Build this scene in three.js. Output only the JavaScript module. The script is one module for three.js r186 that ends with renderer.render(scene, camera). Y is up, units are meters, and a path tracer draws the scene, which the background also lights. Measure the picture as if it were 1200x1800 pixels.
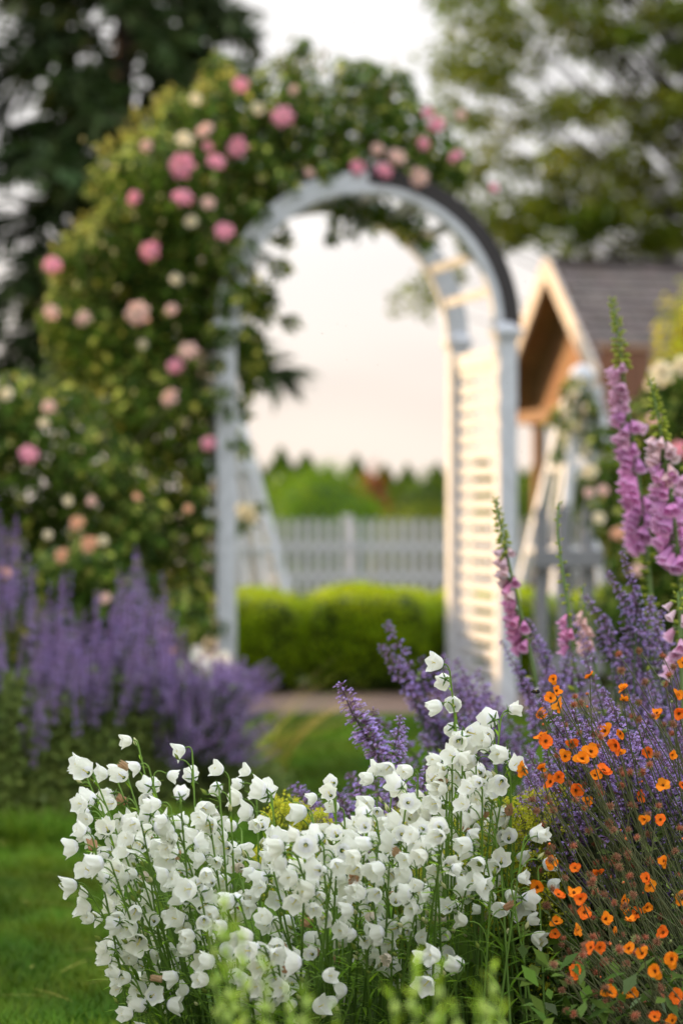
import * as THREE from 'three';
import { RoundedBoxGeometry } from 'three/addons/geometries/RoundedBoxGeometry.js';
import { createNoise2D } from 'simplex-noise';

// ---------------------------------------------------------------- camera, sky, sun, exposure
const scene = new THREE.Scene();
const F = 4250, EYE = 0.95, HOR = 890;                 // focal length in photo pixels, eye height in metres, horizon row
const camera = new THREE.PerspectiveCamera(2 * Math.atan(900 / F) * 180 / Math.PI, 1200 / 1800, 0.3, 400);
camera.position.set(0, EYE, 0);
camera.rotation.x = -Math.atan(10 / F);
camera.focus = 3.42;
camera.userData.fStop = 3.4;
const renderer = new THREE.WebGLRenderer({ antialias: true });
renderer.toneMapping = THREE.LinearToneMapping;
renderer.toneMappingExposure = 1.56;
renderer.shadowMap.enabled = true;

function rng(seed) { let a = seed >>> 0; return () => { a = (a + 0x6d2b79f5) | 0; let t = Math.imul(a ^ (a >>> 15), 1 | a); t = (t + Math.imul(t ^ (t >>> 7), 61 | t)) ^ t; return ((t ^ (t >>> 14)) >>> 0) / 4294967296; }; }
const V = (x, y, z) => new THREE.Vector3(x, y, z);
const SUN = V(-0.87, 0.17, -0.46).normalize();
{
  const lerp3 = (a, b, t) => a + (b - a) * t;
  const W = 1024, H = 512, data = new Float32Array(W * H * 4), n2 = createNoise2D(rng(5));
  for (let j = 0; j < H; j++) for (let i = 0; i < W; i++) {
    const el = ((j + 0.5) / H - 0.5) * Math.PI, az = ((i + 0.5) / W - 0.5) * 2 * Math.PI;
    const d = V(Math.cos(el) * Math.cos(az), Math.sin(el), Math.cos(el) * Math.sin(az));
    const up = Math.max(0, d.y), k = Math.pow(up, 0.5);
    // thin high cloud: peach at the horizon, pale lavender above, cooler overhead
    const c = [0.665, 0.575, 0.50], m = [0.665, 0.652, 0.645], z = [1.5, 1.58, 1.75];
    const a = THREE.MathUtils.smoothstep(up, 0.0, 0.16), b = THREE.MathUtils.smoothstep(up, 0.22, 0.85);
    const cloud = 0.5 + 0.5 * n2(d.x * 2.2 / (up + 0.25), d.z * 2.2 / (up + 0.25)) * 0.6 + 0.2 * n2(az * 2.5, el * 26);
    const towards = (d.x * SUN.x + d.z * SUN.z) / 0.983, west = 0.95 + 0.09 * THREE.MathUtils.smoothstep(towards, -0.7, 0.75), cool = [1, 1, 1].map((q, i) => west + (1.04 - west) * [0, 0.08, 0.2][i]);
    const band = 1 - 0.11 * Math.exp(-(((up - 0.055 - 0.006 * n2(az * 3, 3)) / 0.014) ** 2)) * (0.7 + 0.3 * n2(az * 9, el * 90));
    const s = Math.max(0, d.dot(SUN)), glow = 0.75 * Math.pow(s, 6) + 1.6 * Math.pow(s, 30);
    const col = [0, 1, 2].map((q) => { let v = c[q] * (1 - a) + m[q] * a; v = v * (1 - b) + z[q] * b; return v * band * lerp3(cool[q], 1, b) * (0.93 + 0.13 * cloud) + glow * [1, 0.74, 0.45][q]; });
    const dn = d.y < 0 ? Math.max(0.12, 1 + d.y * 8) : 1;
    for (let q = 0; q < 3; q++) data[(j * W + i) * 4 + q] = col[q] * dn;
    data[(j * W + i) * 4 + 3] = 1;
  }
  const sky = new THREE.DataTexture(data, W, H, THREE.RGBAFormat, THREE.FloatType);
  sky.mapping = THREE.EquirectangularReflectionMapping; sky.magFilter = THREE.LinearFilter; sky.needsUpdate = true;
  scene.background = sky; scene.environment = sky;
}
const sun = new THREE.DirectionalLight(new THREE.Color().setRGB(1, 0.66, 0.36), 5.0);
sun.position.copy(SUN.clone().multiplyScalar(60)).add(V(0, 0, -12)); sun.target.position.set(0, 0, -12);
sun.castShadow = true; sun.shadow.mapSize.set(4096, 4096); sun.shadow.radius = 2;
Object.assign(sun.shadow.camera, { left: -30, right: 30, top: 20, bottom: -20, near: 1, far: 140 });
scene.add(sun, sun.target);

// ---------------------------------------------------------------- helpers
const R = rng(20240611);
const U = (a, b) => a + (b - a) * R();
const pick = (l) => l[Math.floor(R() * l.length)];
const at = (px, py, d) => V((px - 600) / F * d, EYE - (py - HOR) / F * d, -d);   // a point d metres off, from where it shows in the photo
const names = new Map();
function numbered(n) { const k = names.get(n) ?? 0; names.set(n, k + 1); return k ? `${n}_${String(k).padStart(3, '0')}` : n; }
function tag(o, label, category, group, kind) { if (label) o.userData.label = label; if (category) o.userData.category = category; if (group) o.userData.group = group; if (kind) o.userData.kind = kind; return o; }
function thing(name, label, category, pos = V(0, 0, 0), turn = 0, group) {
  const g = new THREE.Group(); g.name = numbered(name); g.position.copy(pos); g.rotation.y = turn; scene.add(g);
  return tag(g, label, category, group);
}
function mesh(name, geo, mat, parent) { const m = new THREE.Mesh(geo, mat); m.name = parent === scene ? numbered(name) : name; m.castShadow = m.receiveShadow = true; parent.add(m); return m; }
const vary = (c, s = 0.15, h = 0.06) => { const k = 1 + U(-s, s); return [c[0] * k * (1 + U(-h, h)), c[1] * k, c[2] * k * (1 + U(-h, h))]; };
const mixc = (a, b, t) => [a[0] + (b[0] - a[0]) * t, a[1] + (b[1] - a[1]) * t, a[2] + (b[2] - a[2]) * t];
const rdir = () => { const z = U(-1, 1), t = U(0, 6.2832), r = Math.sqrt(1 - z * z); return V(r * Math.cos(t), z, r * Math.sin(t)); };
const lerp = THREE.MathUtils.lerp, clamp = THREE.MathUtils.clamp, sstep = THREE.MathUtils.smoothstep;

class MB {
  constructor() { this.p = []; this.n = []; this.c = []; this.i = []; }
  get count() { return this.p.length / 3; }
  v(p, n, c) { this.p.push(p.x, p.y, p.z); this.n.push(n.x, n.y, n.z); this.c.push(c[0], c[1], c[2]); return this.count - 1; }
  leaf(b, dir, nor, len, wid, c, fold = 0.12) {
    const side = dir.clone().cross(nor).normalize(), m = b.clone().addScaledVector(dir, len * 0.45), lift = nor.clone().multiplyScalar(wid * fold);
    const a = this.v(b, nor, c), r = this.v(m.clone().addScaledVector(side, wid / 2).add(lift), nor, c), t = this.v(b.clone().addScaledVector(dir, len).addScaledVector(nor, -len * 0.12), nor, c), l = this.v(m.clone().addScaledVector(side, -wid / 2).add(lift), nor, c);
    this.i.push(a, r, t, a, t, l);
  }
  blade(b, dir, bend, len, wid, c, segs = 4, tip = c, belly = 0.35) {              // a narrow leaf that bends towards `bend`
    const side = dir.clone().cross(bend).normalize(); if (side.lengthSq() < 0.5) side.set(1, 0, 0);
    const st = len / segs; let p = b.clone(), d = dir.clone(), last = -1;
    for (let k = 0; k <= segs; k++) {
      const t = k / segs, w = wid * (t < belly ? lerp(0.55, 1, t / belly) : lerp(1, 0.04, Math.pow((t - belly) / (1 - belly), 1.4))) / 2, nn = side.clone().cross(d).normalize(), cc = mixc(c, tip, t);
      const a = this.v(p.clone().addScaledVector(side, -w), nn, cc); this.v(p.clone().addScaledVector(side, w), nn, cc);
      if (last >= 0) this.i.push(last, last + 1, a, a, last + 1, a + 1);
      last = a; p.addScaledVector(d, st); d.addScaledVector(bend, 1 / segs).normalize();
    }
  }
  tube(pts, r0, r1, sides, c, c1 = c) {
    let nrm = V(0.31, 0.2, 0.93), last = -1;
    for (let k = 0; k < pts.length; k++) {
      const d = pts[Math.min(k + 1, pts.length - 1)].clone().sub(pts[Math.max(k - 1, 0)]).normalize();
      nrm.addScaledVector(d, -nrm.dot(d)); if (nrm.lengthSq() < 1e-6) nrm.set(d.y, d.z, d.x); nrm.normalize();
      const bi = d.clone().cross(nrm), t = k / (pts.length - 1), r = lerp(r0, r1, t), cc = mixc(c, c1, t); let first = -1;
      for (let s = 0; s < sides; s++) { const q = s / sides * 6.28319, o = nrm.clone().multiplyScalar(Math.cos(q)).addScaledVector(bi, Math.sin(q)); const id = this.v(pts[k].clone().addScaledVector(o, r), o, cc); if (s === 0) first = id; }
      if (last >= 0) for (let s = 0; s < sides; s++) { const e = (s + 1) % sides; this.i.push(last + s, last + e, first + s, first + s, last + e, first + e); }
      last = first;
    }
  }
  add(geo, mtx, c) {                                                            // any geometry, one colour (or its own colours)
    const b = this.count, P = geo.attributes.position, N = geo.attributes.normal, C = geo.attributes.color, nm = new THREE.Matrix3().getNormalMatrix(mtx), p = V(), n = V();
    for (let k = 0; k < P.count; k++) { p.fromBufferAttribute(P, k).applyMatrix4(mtx); n.fromBufferAttribute(N, k).applyMatrix3(nm).normalize(); this.v(p, n, c ?? [C.getX(k), C.getY(k), C.getZ(k)]); }
    if (geo.index) for (let k = 0; k < geo.index.count; k++) this.i.push(b + geo.index.getX(k)); else for (let k = 0; k < P.count; k++) this.i.push(b + k);
  }
  box(w, h, d, pos, c, rot = [0, 0, 0], bev = 0.004) { this.add(new RoundedBoxGeometry(w, h, d, 1, Math.min(bev, w / 3, h / 3, d / 3)), new THREE.Matrix4().compose(pos, new THREE.Quaternion().setFromEuler(new THREE.Euler(...rot)), V(1, 1, 1)), c); }
  geo(smooth) {
    const g = new THREE.BufferGeometry();
    g.setAttribute('position', new THREE.Float32BufferAttribute(this.p, 3)); g.setAttribute('normal', new THREE.Float32BufferAttribute(this.n, 3)); g.setAttribute('color', new THREE.Float32BufferAttribute(this.c, 3));
    const uv = new Float32Array(this.count * 2); for (let k = 0; k < this.count; k++) { uv[2 * k] = this.p[3 * k] + this.p[3 * k + 2] * 0.7; uv[2 * k + 1] = this.p[3 * k + 1]; }
    g.setAttribute('uv', new THREE.BufferAttribute(uv, 2)); g.setIndex(this.i);
    if (smooth) g.computeVertexNormals();
    return g;
  }
  to(name, mat, parent, smooth) { return mesh(name, this.geo(smooth), mat, parent); }
}
const curve = (a, b, c, n) => { const o = []; for (let k = 0; k <= n; k++) { const t = k / n, s = 1 - t; o.push(V(s * s * a.x + 2 * s * t * b.x + t * t * c.x, s * s * a.y + 2 * s * t * b.y + t * t * c.y, s * s * a.z + 2 * s * t * b.z + t * t * c.z)); } return o; };
const aim = (dir, roll = 0) => new THREE.Quaternion().setFromUnitVectors(V(0, 1, 0), dir).multiply(new THREE.Quaternion().setFromAxisAngle(V(0, 1, 0), roll));

// ---------------------------------------------------------------- textures and materials
function noiseTexture(size, scales, seed, lo = 0, hi = 1, color) {             // layered noise, repeats every `size` pixels by blending
  const n = createNoise2D(rng(seed)), d = new Uint8Array(size * size * 4);
  for (let y = 0; y < size; y++) for (let x = 0; x < size; x++) {
    let v = 0, w = 0;
    for (const [f, a, sx = 1, sy = 1] of scales) { const q = x / size * 6.28319, r = y / size * 6.28319; v += a * n(Math.cos(q) * f * sx + Math.sin(r) * f * 0.7 * sy + 11 * f, Math.sin(q) * f * sx + Math.cos(r) * f * 1.1 * sy); w += a; }
    const k = clamp(lo + (hi - lo) * (0.5 + 0.5 * v / w * 1.5), 0, 1), o = (y * size + x) * 4;
    const c = color ? color(k) : [k, k, k];
    d[o] = c[0] * 255; d[o + 1] = c[1] * 255; d[o + 2] = c[2] * 255; d[o + 3] = 255;
  }
  const t = new THREE.DataTexture(d, size, size); t.wrapS = t.wrapT = THREE.RepeatWrapping; t.magFilter = THREE.LinearFilter; t.minFilter = THREE.LinearMipmapLinearFilter; t.needsUpdate = true;
  return t;
}
const paintWear = noiseTexture(256, [[2, 1], [7, 0.7], [18, 0.5]], 3, 0.74, 1.02);
const grain = noiseTexture(256, [[1, 0.6, 1, 6], [3, 0.6, 0.4, 9]], 9, 0.55, 1.05);
const speckle = noiseTexture(256, [[9, 1], [28, 1]], 17, 0.4, 1);
const P = (o) => new THREE.MeshPhysicalMaterial({ vertexColors: true, side: THREE.DoubleSide, roughness: 1, thickness: 0, ...o });
const M = {
  leaf: P({ color: new THREE.Color().setRGB(1.95, 1.85, 0.8), transmission: 0.36, specularIntensity: 0.18, roughness: 0.85 }),
  needle: P({ color: new THREE.Color().setRGB(2.3, 2.4, 2.0), transmission: 0.2, specularIntensity: 0.15 }),
  petal: P({ transmission: 0.36, specularIntensity: 0.12 }),
  white_petal: P({ transmission: 0.45, specularIntensity: 0.2 }),
  stem: new THREE.MeshStandardMaterial({ vertexColors: true, roughness: 0.75, side: THREE.DoubleSide }),
  bark: new THREE.MeshStandardMaterial({ vertexColors: true, roughness: 0.95, bumpMap: speckle, bumpScale: 0.02 }),
  paint: new THREE.MeshStandardMaterial({ vertexColors: true, roughness: 0.62, map: paintWear, bumpMap: grain, bumpScale: 0.0008 }),
  wood: new THREE.MeshStandardMaterial({ vertexColors: true, roughness: 0.8, map: grain, bumpMap: grain, bumpScale: 0.002 }),
  shingle: new THREE.MeshStandardMaterial({ vertexColors: true, roughness: 0.9, map: speckle, bumpMap: speckle, bumpScale: 0.003 }),
  fuzz: new THREE.MeshStandardMaterial({ vertexColors: true, roughness: 1 }),
};
const WHITE = [0.64, 0.66, 0.69];

// ---------------------------------------------------------------- ground
function sheet(name, label, pts, y, mat, uvs = 1, segs) {
  let g;
  if (segs) { g = new THREE.PlaneGeometry(pts[0], pts[1], segs, segs); g.rotateX(-Math.PI / 2); g.translate(pts[2], 0, pts[3]); }
  else { const s = new THREE.Shape(pts.map(([x, d]) => new THREE.Vector2(x, d))); g = new THREE.ShapeGeometry(s); g.rotateX(-Math.PI / 2); }
  const p = g.attributes.position, uv = new Float32Array(p.count * 2); for (let k = 0; k < p.count; k++) { uv[2 * k] = p.getX(k) * uvs; uv[2 * k + 1] = p.getZ(k) * uvs; }
  g.setAttribute('uv', new THREE.BufferAttribute(uv, 2));
  const m = mesh(name, g, mat, scene); m.position.y = y; m.userData.kind = 'structure'; if (label) m.userData.label = label; return m;
}
const lin = (a, b) => (k) => mixc(a, b, k).map((v) => Math.pow(v, 1 / 2.2));
const groundTex = (a, b, seed, sc) => { const t = noiseTexture(512, sc, seed, 0, 1, lin(a, b)); t.colorSpace = THREE.SRGBColorSpace; return t; };
const lawnMat = new THREE.MeshStandardMaterial({ roughness: 1, map: groundTex([0.018, 0.040, 0.008], [0.05, 0.10, 0.018], 31, [[3, 1], [11, 0.8], [40, 1]]), bumpMap: speckle, bumpScale: 0.02 });
const soilMat = new THREE.MeshStandardMaterial({ roughness: 1, map: groundTex([0.02, 0.015, 0.011], [0.075, 0.055, 0.04], 32, [[4, 1], [16, 1], [50, 1]]), bumpMap: speckle, bumpScale: 0.04 });
const pathMat = new THREE.MeshStandardMaterial({ roughness: 1, map: groundTex([0.15, 0.095, 0.07], [0.34, 0.235, 0.18], 33, [[5, 1], [20, 1], [60, 1]]), bumpMap: speckle, bumpScale: 0.02 });
sheet('lawn', 'mown green lawn running back to the garden arch', [500, 500, 0, -100], 0, lawnMat, 0.8, 4);
sheet('path', 'bare brown gravel path crossing in front of the clipped hedge', [[-6, 10.9], [6, 11.2], [6, 12.6], [-6, 12.4]], 0.004, pathMat, 1.2);
sheet('planting_bed', 'dark soil bed under the purple flowers on the left', [[-3.5, 6.75], [-1.05, 6.7], [-0.55, 7.1], [-0.4, 7.9], [-0.45, 10.6], [-3.5, 10.6]], 0.004, soilMat, 1.5);
sheet('flower_border', 'dark soil border under the white, purple and orange flowers', [[-0.35, 2.2], [1.6, 2.2], [1.9, 5.2], [0.55, 5.1], [0.1, 4.35], [-0.3, 3.9]], 0.006, soilMat, 1.5);

// grass blades: tufts of eight blades, scattered
{
  const mk = (seed) => { const b = new MB(); for (let k = 0; k < 9; k++) { const t = U(0, 6.28), d = V(Math.cos(t) * U(0.15, 0.6), 1, Math.sin(t) * U(0.15, 0.6)).normalize(); b.blade(V(U(-0.012, 0.012), 0, U(-0.012, 0.012)), d, V(Math.cos(t) * 0.7, -0.35, Math.sin(t) * 0.7), U(0.03, 0.062), U(0.0022, 0.0036), vary([0.042, 0.095, 0.014], 0.35, 0.2), 3, vary([0.09, 0.165, 0.025], 0.35, 0.25)); } return b.geo(); };
  const spots = [], n2 = createNoise2D(rng(71));
  for (let k = 0; k < 100000; k++) { const d = 3.9 + 7 * Math.pow(R(), 1.35), x = U(-0.24, 0.36) * d; if (x < -0.36 && d > 6.85 && d < 10.6) continue; if (x > -0.32 && x < 1.7 && d < 4.1) continue; if (d > 10.75) continue; spots.push([x, d]); }
  for (let k = 0; k < 900; k++) { const x = U(-1.35, -0.3); spots.push([x, 6.72 + U(-0.12, 0.1) + 0.05 * n2(x * 6, 2), U(1.2, 2.4)]); }                 // longer grass left along the bed's edge
  const lawn = new THREE.InstancedMesh(mk(1), M.leaf, spots.length), m = new THREE.Matrix4(), c = new THREE.Color();
  spots.forEach(([x, d, tall = 1], k) => { const s = tall * U(0.7, 1.25) * (0.95 + 0.25 * n2(x * 2, d * 2)); m.compose(V(x, 0, -d), new THREE.Quaternion().setFromEuler(new THREE.Euler(0, U(0, 6.28), 0)), V(s, s, s)); lawn.setMatrixAt(k, m); const b = 0.85 + 0.4 * n2(x * 1.3 + 7, d * 1.3); c.setRGB(0.62 * b * (1.0 + 0.3 * n2(x * 3, d * 3) + U(-0.1, 0.15)), 0.70 * b, b * 0.5); lawn.setColorAt(k, c); });
  lawn.name = 'grass'; tag(lawn, 'short green grass blades of the lawn', 'grass', null, 'stuff'); lawn.castShadow = lawn.receiveShadow = true; scene.add(lawn);
  const dry = new MB(); for (let k = 0; k < 60; k++) { const d = U(4.4, 6.6), t = U(0, 6.28); dry.blade(V(U(-0.15, -0.04) * d, U(0.02, 0.05), -d), V(Math.cos(t), U(0, 0.25), Math.sin(t)).normalize(), V(0, -0.25, 0), U(0.06, 0.16), 0.002, vary([0.3, 0.27, 0.12], 0.3), 4); }
  tag(dry.to('dry_grass', M.leaf, scene), 'pale dry grass clippings lying on the lawn', 'grass', null, 'stuff');
}

// ---------------------------------------------------------------- far background: conifers, deciduous tree, cypress row, shrubs
function makeConifer(o, H, Rb, y0, seedCol) {
  const crown = new MB(), trunk = new MB();
  trunk.tube([V(0, -0.1, 0), V(0.05, H * 0.4, 0), V(0, H * 0.98, 0.03)], 0.22, 0.02, 8, [0.07, 0.05, 0.04]);
  const nb = Math.round((H - y0) * 26);
  for (let k = 0; k < nb; k++) {
    const f = k / nb, h = lerp(y0, H * 0.99, f), L = (Rb * Math.pow(1 - f, 0.36) + 0.12) * U(0.55, 1.15), t = k * 2.39996 + U(-0.4, 0.4), dx = Math.cos(t), dz = Math.sin(t);
    const end = V(dx * L, h - L * U(0.12, 0.45), dz * L), pts = curve(V(0, h, 0), V(dx * L * 0.5, h + L * 0.12, dz * L * 0.5), end, 5);
    trunk.tube(pts, 0.022, 0.006, 3, [0.06, 0.045, 0.035]);
    const ns = Math.round(L * 50);
    for (let s = 0; s < ns; s++) {
      const q = 0.2 + 0.8 * Math.sqrt(R()), idx = Math.min(4, Math.floor(q * 5)), b = pts[idx].clone().lerp(pts[idx + 1], q * 5 - idx);
      const side = U(-1, 1), dir = V(dx * 0.55 - dz * side, U(-1.2, 0.35), dz * 0.55 + dx * side).normalize(), ln = U(0.18, 0.42);
      const nor = dir.clone().cross(V(dz, U(-0.6, 0.6), -dx)).normalize();
      const c = vary(seedCol, 0.35, 0.15);
      crown.leaf(b, dir, nor, ln, ln * 0.28, c); crown.leaf(b.clone().addScaledVector(dir, ln * 0.4), dir.clone().add(V(U(-0.7, 0.7), U(-0.4, 0.1), U(-0.7, 0.7))).normalize(), nor.clone().add(rdir().multiplyScalar(0.5)).normalize(), ln * 0.7, ln * 0.2, c);
    }
  }
  trunk.to('trunk', M.bark, o); crown.to('crown', M.needle, o);
  return o;
}
const con1 = thing('conifer_tree', 'tall dark green conifer with drooping branches behind the rose-covered side of the arch', 'conifer', at(212, 890, 24).setY(0));
makeConifer(con1, 9.8, 1.42, 2.45, [0.030, 0.044, 0.017]);
const con2 = thing('conifer_tree', 'dark conifer at the left edge, beyond the bright gap of sky', 'conifer', at(-345, 890, 23.4).setY(0), 1);
makeConifer(con2, 10.5, 1.45, 2.3, [0.030, 0.042, 0.017]);
// unseen conifers added out of the frame on the left to shade the flowers
[[-11.4, -7.4, 1.3, 0.4], [-12, -9.6, 1.35, 2.2], [-12.6, -11.7, 1.3, 4.1], [-13.2, -13.6, 1.3, 5.3]].forEach(([x, z, s, r], k) => {
  const c = con1.clone(); c.name = numbered('conifer_tree'); c.position.set(x, -0.9, z); c.rotation.y = r; c.scale.set(s * 1.1, s * 0.9, s * 1.1); scene.add(c);
  tag(c, 'dark conifer added outside the frame to the left to shade the flowers', 'conifer', 'added conifers in a row outside the frame');
});

{ // deciduous tree on the right, the sky showing through
  const base = at(1300, 890, 31).setY(0), o = thing('broadleaf_tree', 'large olive green broadleaf tree above the shed roof, sky showing through its leaves', 'tree', base);
  const crown = new MB(), wood = new MB(), s = F / 31;
  wood.tube([V(0, -0.1, 0), V(0.06, 2.2, 0), V(-0.05, 5, 0.1), V(0.2, 9.5, 0)], 0.24, 0.05, 9, [0.06, 0.05, 0.04]);
  const n2 = createNoise2D(rng(88)), centers = [];
  const left = (py) => py < 300 ? 762 : lerp(762, 850, (py - 300) / 140);
  for (let tries = 0; tries < 12000 && centers.length < 340; tries++) {
    const px = U(750, 1520), py = U(-420, 470), dz = U(-1.5, 1.5);
    if (px < left(py) + 14 || py > 425 + 30 * n2(px * 0.012, 4)) continue;
    if (((px - 1165) / 480) ** 2 + ((py + 20) / 640) ** 2 + (dz / 1.7) ** 2 > 1.12) continue;
    if (n2(px * 0.0125 + py * 0.004, py * 0.018) + 0.1 * n2(px * 0.03, py * 0.03 + dz) > -0.12) continue;      // openings
    const p = at(px, py, 31 + dz).sub(base);
    if (centers.some((q) => q.distanceTo(p) < 0.44)) continue;
    centers.push(p);
  }
  for (let k = 0; k < 26; k++) centers.push(at(835 + k * 15 + U(-8, 8), 385 + U(-45, 55) + k * 0.6, 31 + U(-1, 1)).sub(base));
  centers.push(at(765, 505, 30.4).sub(base), at(740, 528, 30.5).sub(base), at(790, 480, 30.6).sub(base));
  for (const p of centers) {
    const root = V(U(-0.1, 0.1), clamp(p.y * 0.55 + 0.6, 2, 8), 0), mid = root.clone().lerp(p, 0.5).add(V(0, -0.12 * p.distanceTo(root) * 0.4, 0));
    wood.tube(curve(root, mid, p, 5), 0.02, 0.005, 4, [0.06, 0.05, 0.04]);
    const tone = U(0, 1), out = V(p.x, 0, p.z).normalize(), lr = U(0.27, 0.42);
    for (let k = 0; k < 90; k++) {
      const q = rdir().multiplyScalar(lr * Math.cbrt(R())); q.y *= 0.62; const b = p.clone().add(q).addScaledVector(out, q.length() * 0.2);
      const d = rdir(); d.y = d.y * 0.6 - 0.3; d.normalize();
      const nn = V(U(-0.7, 0.7), 1, U(-0.7, 0.7)).normalize();
      crown.leaf(b, d, nn, U(0.10, 0.16), U(0.06, 0.1), vary(mixc([0.055, 0.10, 0.012], [0.14, 0.16, 0.018], tone * 0.8 + U(0, 0.2)), 0.25, 0.12));
    }
  }
  wood.to('trunk', M.bark, o); crown.to('crown', M.leaf, o);
}
{ // row of narrow cypresses on the skyline
  const mk = () => { const b = new MB(); for (let k = 0; k < 1500; k++) { const h = Math.pow(R(), 0.8), r = 0.33 * (h < 0.72 ? 1 : Math.pow((1 - h) / 0.28, 1.2)) * U(0.7, 1) + 0.008, t = U(0, 6.28), o = V(Math.cos(t), 0, Math.sin(t)); b.leaf(V(o.x * r, h * 1.8, o.z * r), V(o.x * 0.3, 1, o.z * 0.3).normalize(), o.clone().add(V(0, 0.25, 0)).normalize(), U(0.07, 0.15), U(0.03, 0.06), vary([0.045, 0.085, 0.012], 0.35, 0.15)); } return b.geo(); };
  const g = [mk(), mk(), mk()], core = new THREE.ConeGeometry(0.24, 1.5, 8); core.translate(0, 0.75, 0); { const c = new Float32Array(core.attributes.position.count * 3).fill(0.02); core.setAttribute('color', new THREE.BufferAttribute(c, 3)); }
  const spot = (px, k) => { const d = 35 + U(-0.25, 0.25), o = thing('cypress', 'narrow dark green cypress in the clipped row on the skyline behind the white picket fence', 'cypress', at(px, 890, d).setY(0), U(0, 6), 'cypresses in a row on the skyline'); const s = U(0.82, 0.92) * (k === 2 ? 1.12 : 1), w = U(0.95, 1.2); o.scale.set(w, s, w); mesh('crown', g[k % 3], M.leaf, o); mesh('trunk', core, M.bark, o); return o; };
  for (let k = 0; k < 26; k++) spot(395 + k * 46 + U(-7, 7), k);
}
function moundShrub(name, label, cat, px, d, w, h, dep, cols, n, lf = 0.06, turn = 0) {
  const o = thing(name, label, cat, at(px, 890, d).setY(0), turn), b = new MB(), st = new MB();
  for (let k = 0; k < n; k++) { const q = rdir(); q.y = Math.abs(q.y); const f = U(0.82, 1.02) * (1 + 0.08 * Math.sin(q.x * 7 + q.z * 5)); const p = V(q.x * w / 2 * f, Math.pow(q.y, 0.8) * h * f, q.z * dep / 2 * f), nn = q.clone().add(rdir().multiplyScalar(0.5)).normalize(), d2 = nn.clone().cross(rdir()).normalize(); b.leaf(p, d2, nn, U(0.7, 1.2) * lf, U(0.4, 0.6) * lf, vary(pick(cols), 0.3, 0.12)); }
  const core = new THREE.SphereGeometry(0.5, 18, 12); st.add(core, new THREE.Matrix4().compose(V(0, h * 0.05, 0), new THREE.Quaternion(), V(w * 0.86, h * 1.66, dep * 0.86)), cols[0].map((v) => v * 0.5));
  for (let k = 0; k < 5; k++) st.tube([V(0, 0, 0), V(U(-0.3, 0.3) * w, h * 0.6, U(-0.3, 0.3) * dep)], 0.02, 0.01, 4, [0.06, 0.045, 0.03]);
  st.to('stem', M.stem, o); b.to('foliage', M.leaf, o); return o;
}
moundShrub('rounded_shrub', 'large bright green rounded shrub behind the left half of the far picket fence', 'shrub', 560, 29, 2.0, 1.42, 1.8, [[0.07, 0.16, 0.012], [0.11, 0.2, 0.014], [0.13, 0.21, 0.016]], 9000, 0.06);
moundShrub('rounded_shrub', 'dark green shrub beyond the far picket fence, below the skyline cypresses', 'shrub', 745, 31, 1.5, 1.36, 1.5, [[0.04, 0.085, 0.012], [0.07, 0.11, 0.014]], 6000, 0.06);
moundShrub('maple_shrub', 'small red-leaved shrub between the green shrubs behind the far fence', 'shrub', 652, 30.4, 0.62, 1.46, 0.7, [[0.16, 0.05, 0.025], [0.24, 0.07, 0.03]], 1500, 0.07);
moundShrub('rounded_shrub', 'bright green shrub right of the arch, below the open shed', 'shrub', 925, 27, 1.5, 1.3, 1.4, [[0.06, 0.11, 0.014], [0.1, 0.15, 0.016]], 6000, 0.06);
moundShrub('low_shrub', 'low yellow-green shrub behind the right half of the far picket fence', 'shrub', 735, 27.4, 1.3, 0.98, 0.8, [[0.14, 0.17, 0.02], [0.1, 0.15, 0.02]], 3500, 0.05);
moundShrub('golden_shrub', 'yellow-leaved shrub in front of the shed roof at the right edge', 'shrub', 1222, 17.5, 0.8, 2.66, 0.8, [[0.34, 0.30, 0.02], [0.28, 0.30, 0.02], [0.2, 0.25, 0.03]], 3000, 0.08);

// ---------------------------------------------------------------- picket fences
function picketGeo(w, h, t, col) { const s = new THREE.Shape(); s.moveTo(-w / 2, 0); s.lineTo(w / 2, 0); s.lineTo(w / 2, h - w * 0.75); s.lineTo(0, h); s.lineTo(-w / 2, h - w * 0.75); s.closePath(); const g = new THREE.ExtrudeGeometry(s, { depth: t, bevelEnabled: true, bevelThickness: 0.002, bevelSize: 0.002, bevelSegments: 1 }); const b = new MB(); b.add(g, new THREE.Matrix4(), col); return b.geo(); }
function fence(label, a, b, h, sp, w, railFront, posts, col = WHITE) {
  const len = a.distanceTo(b), turn = Math.atan2(-(b.z - a.z), b.x - a.x), o = thing('picket_fence', label, 'picket fence', a, turn), pk = picketGeo(w, h, 0.018, col);
  for (let k = 0; k * sp < len; k++) { const m = mesh('picket', pk, M.paint, o); m.position.set(k * sp + 0.04, 0.04 + U(-0.006, 0.006), 0); m.rotation.z = U(-0.008, 0.008); }
  for (const y of [0.2, h * (railFront ? 0.755 : 0.66)]) { const r = new MB(); r.box(len, 0.085, 0.038, V(len / 2, y, railFront ? 0.042 : -0.022), col); r.to('rail', M.paint, o); }
  for (const x of posts) { const p = new MB(); p.box(0.1, h + 0.04, 0.1, V(x, (h + 0.04) / 2, railFront ? -0.055 : -0.093), col); p.box(0.125, 0.025, 0.125, V(x, h + 0.0525, railFront ? -0.055 : -0.093), col); p.to('post', M.paint, o); }
  return o;
}
fence('white picket fence far behind the arch, above the clipped hedge', V(-4.3, 0, -25.8), V(5.6, 0, -25.8), 0.79, 0.113, 0.066, false, [0.2, 2.3, 4.36, 6.5, 8.6], [0.78, 0.79, 0.82]);
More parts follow.
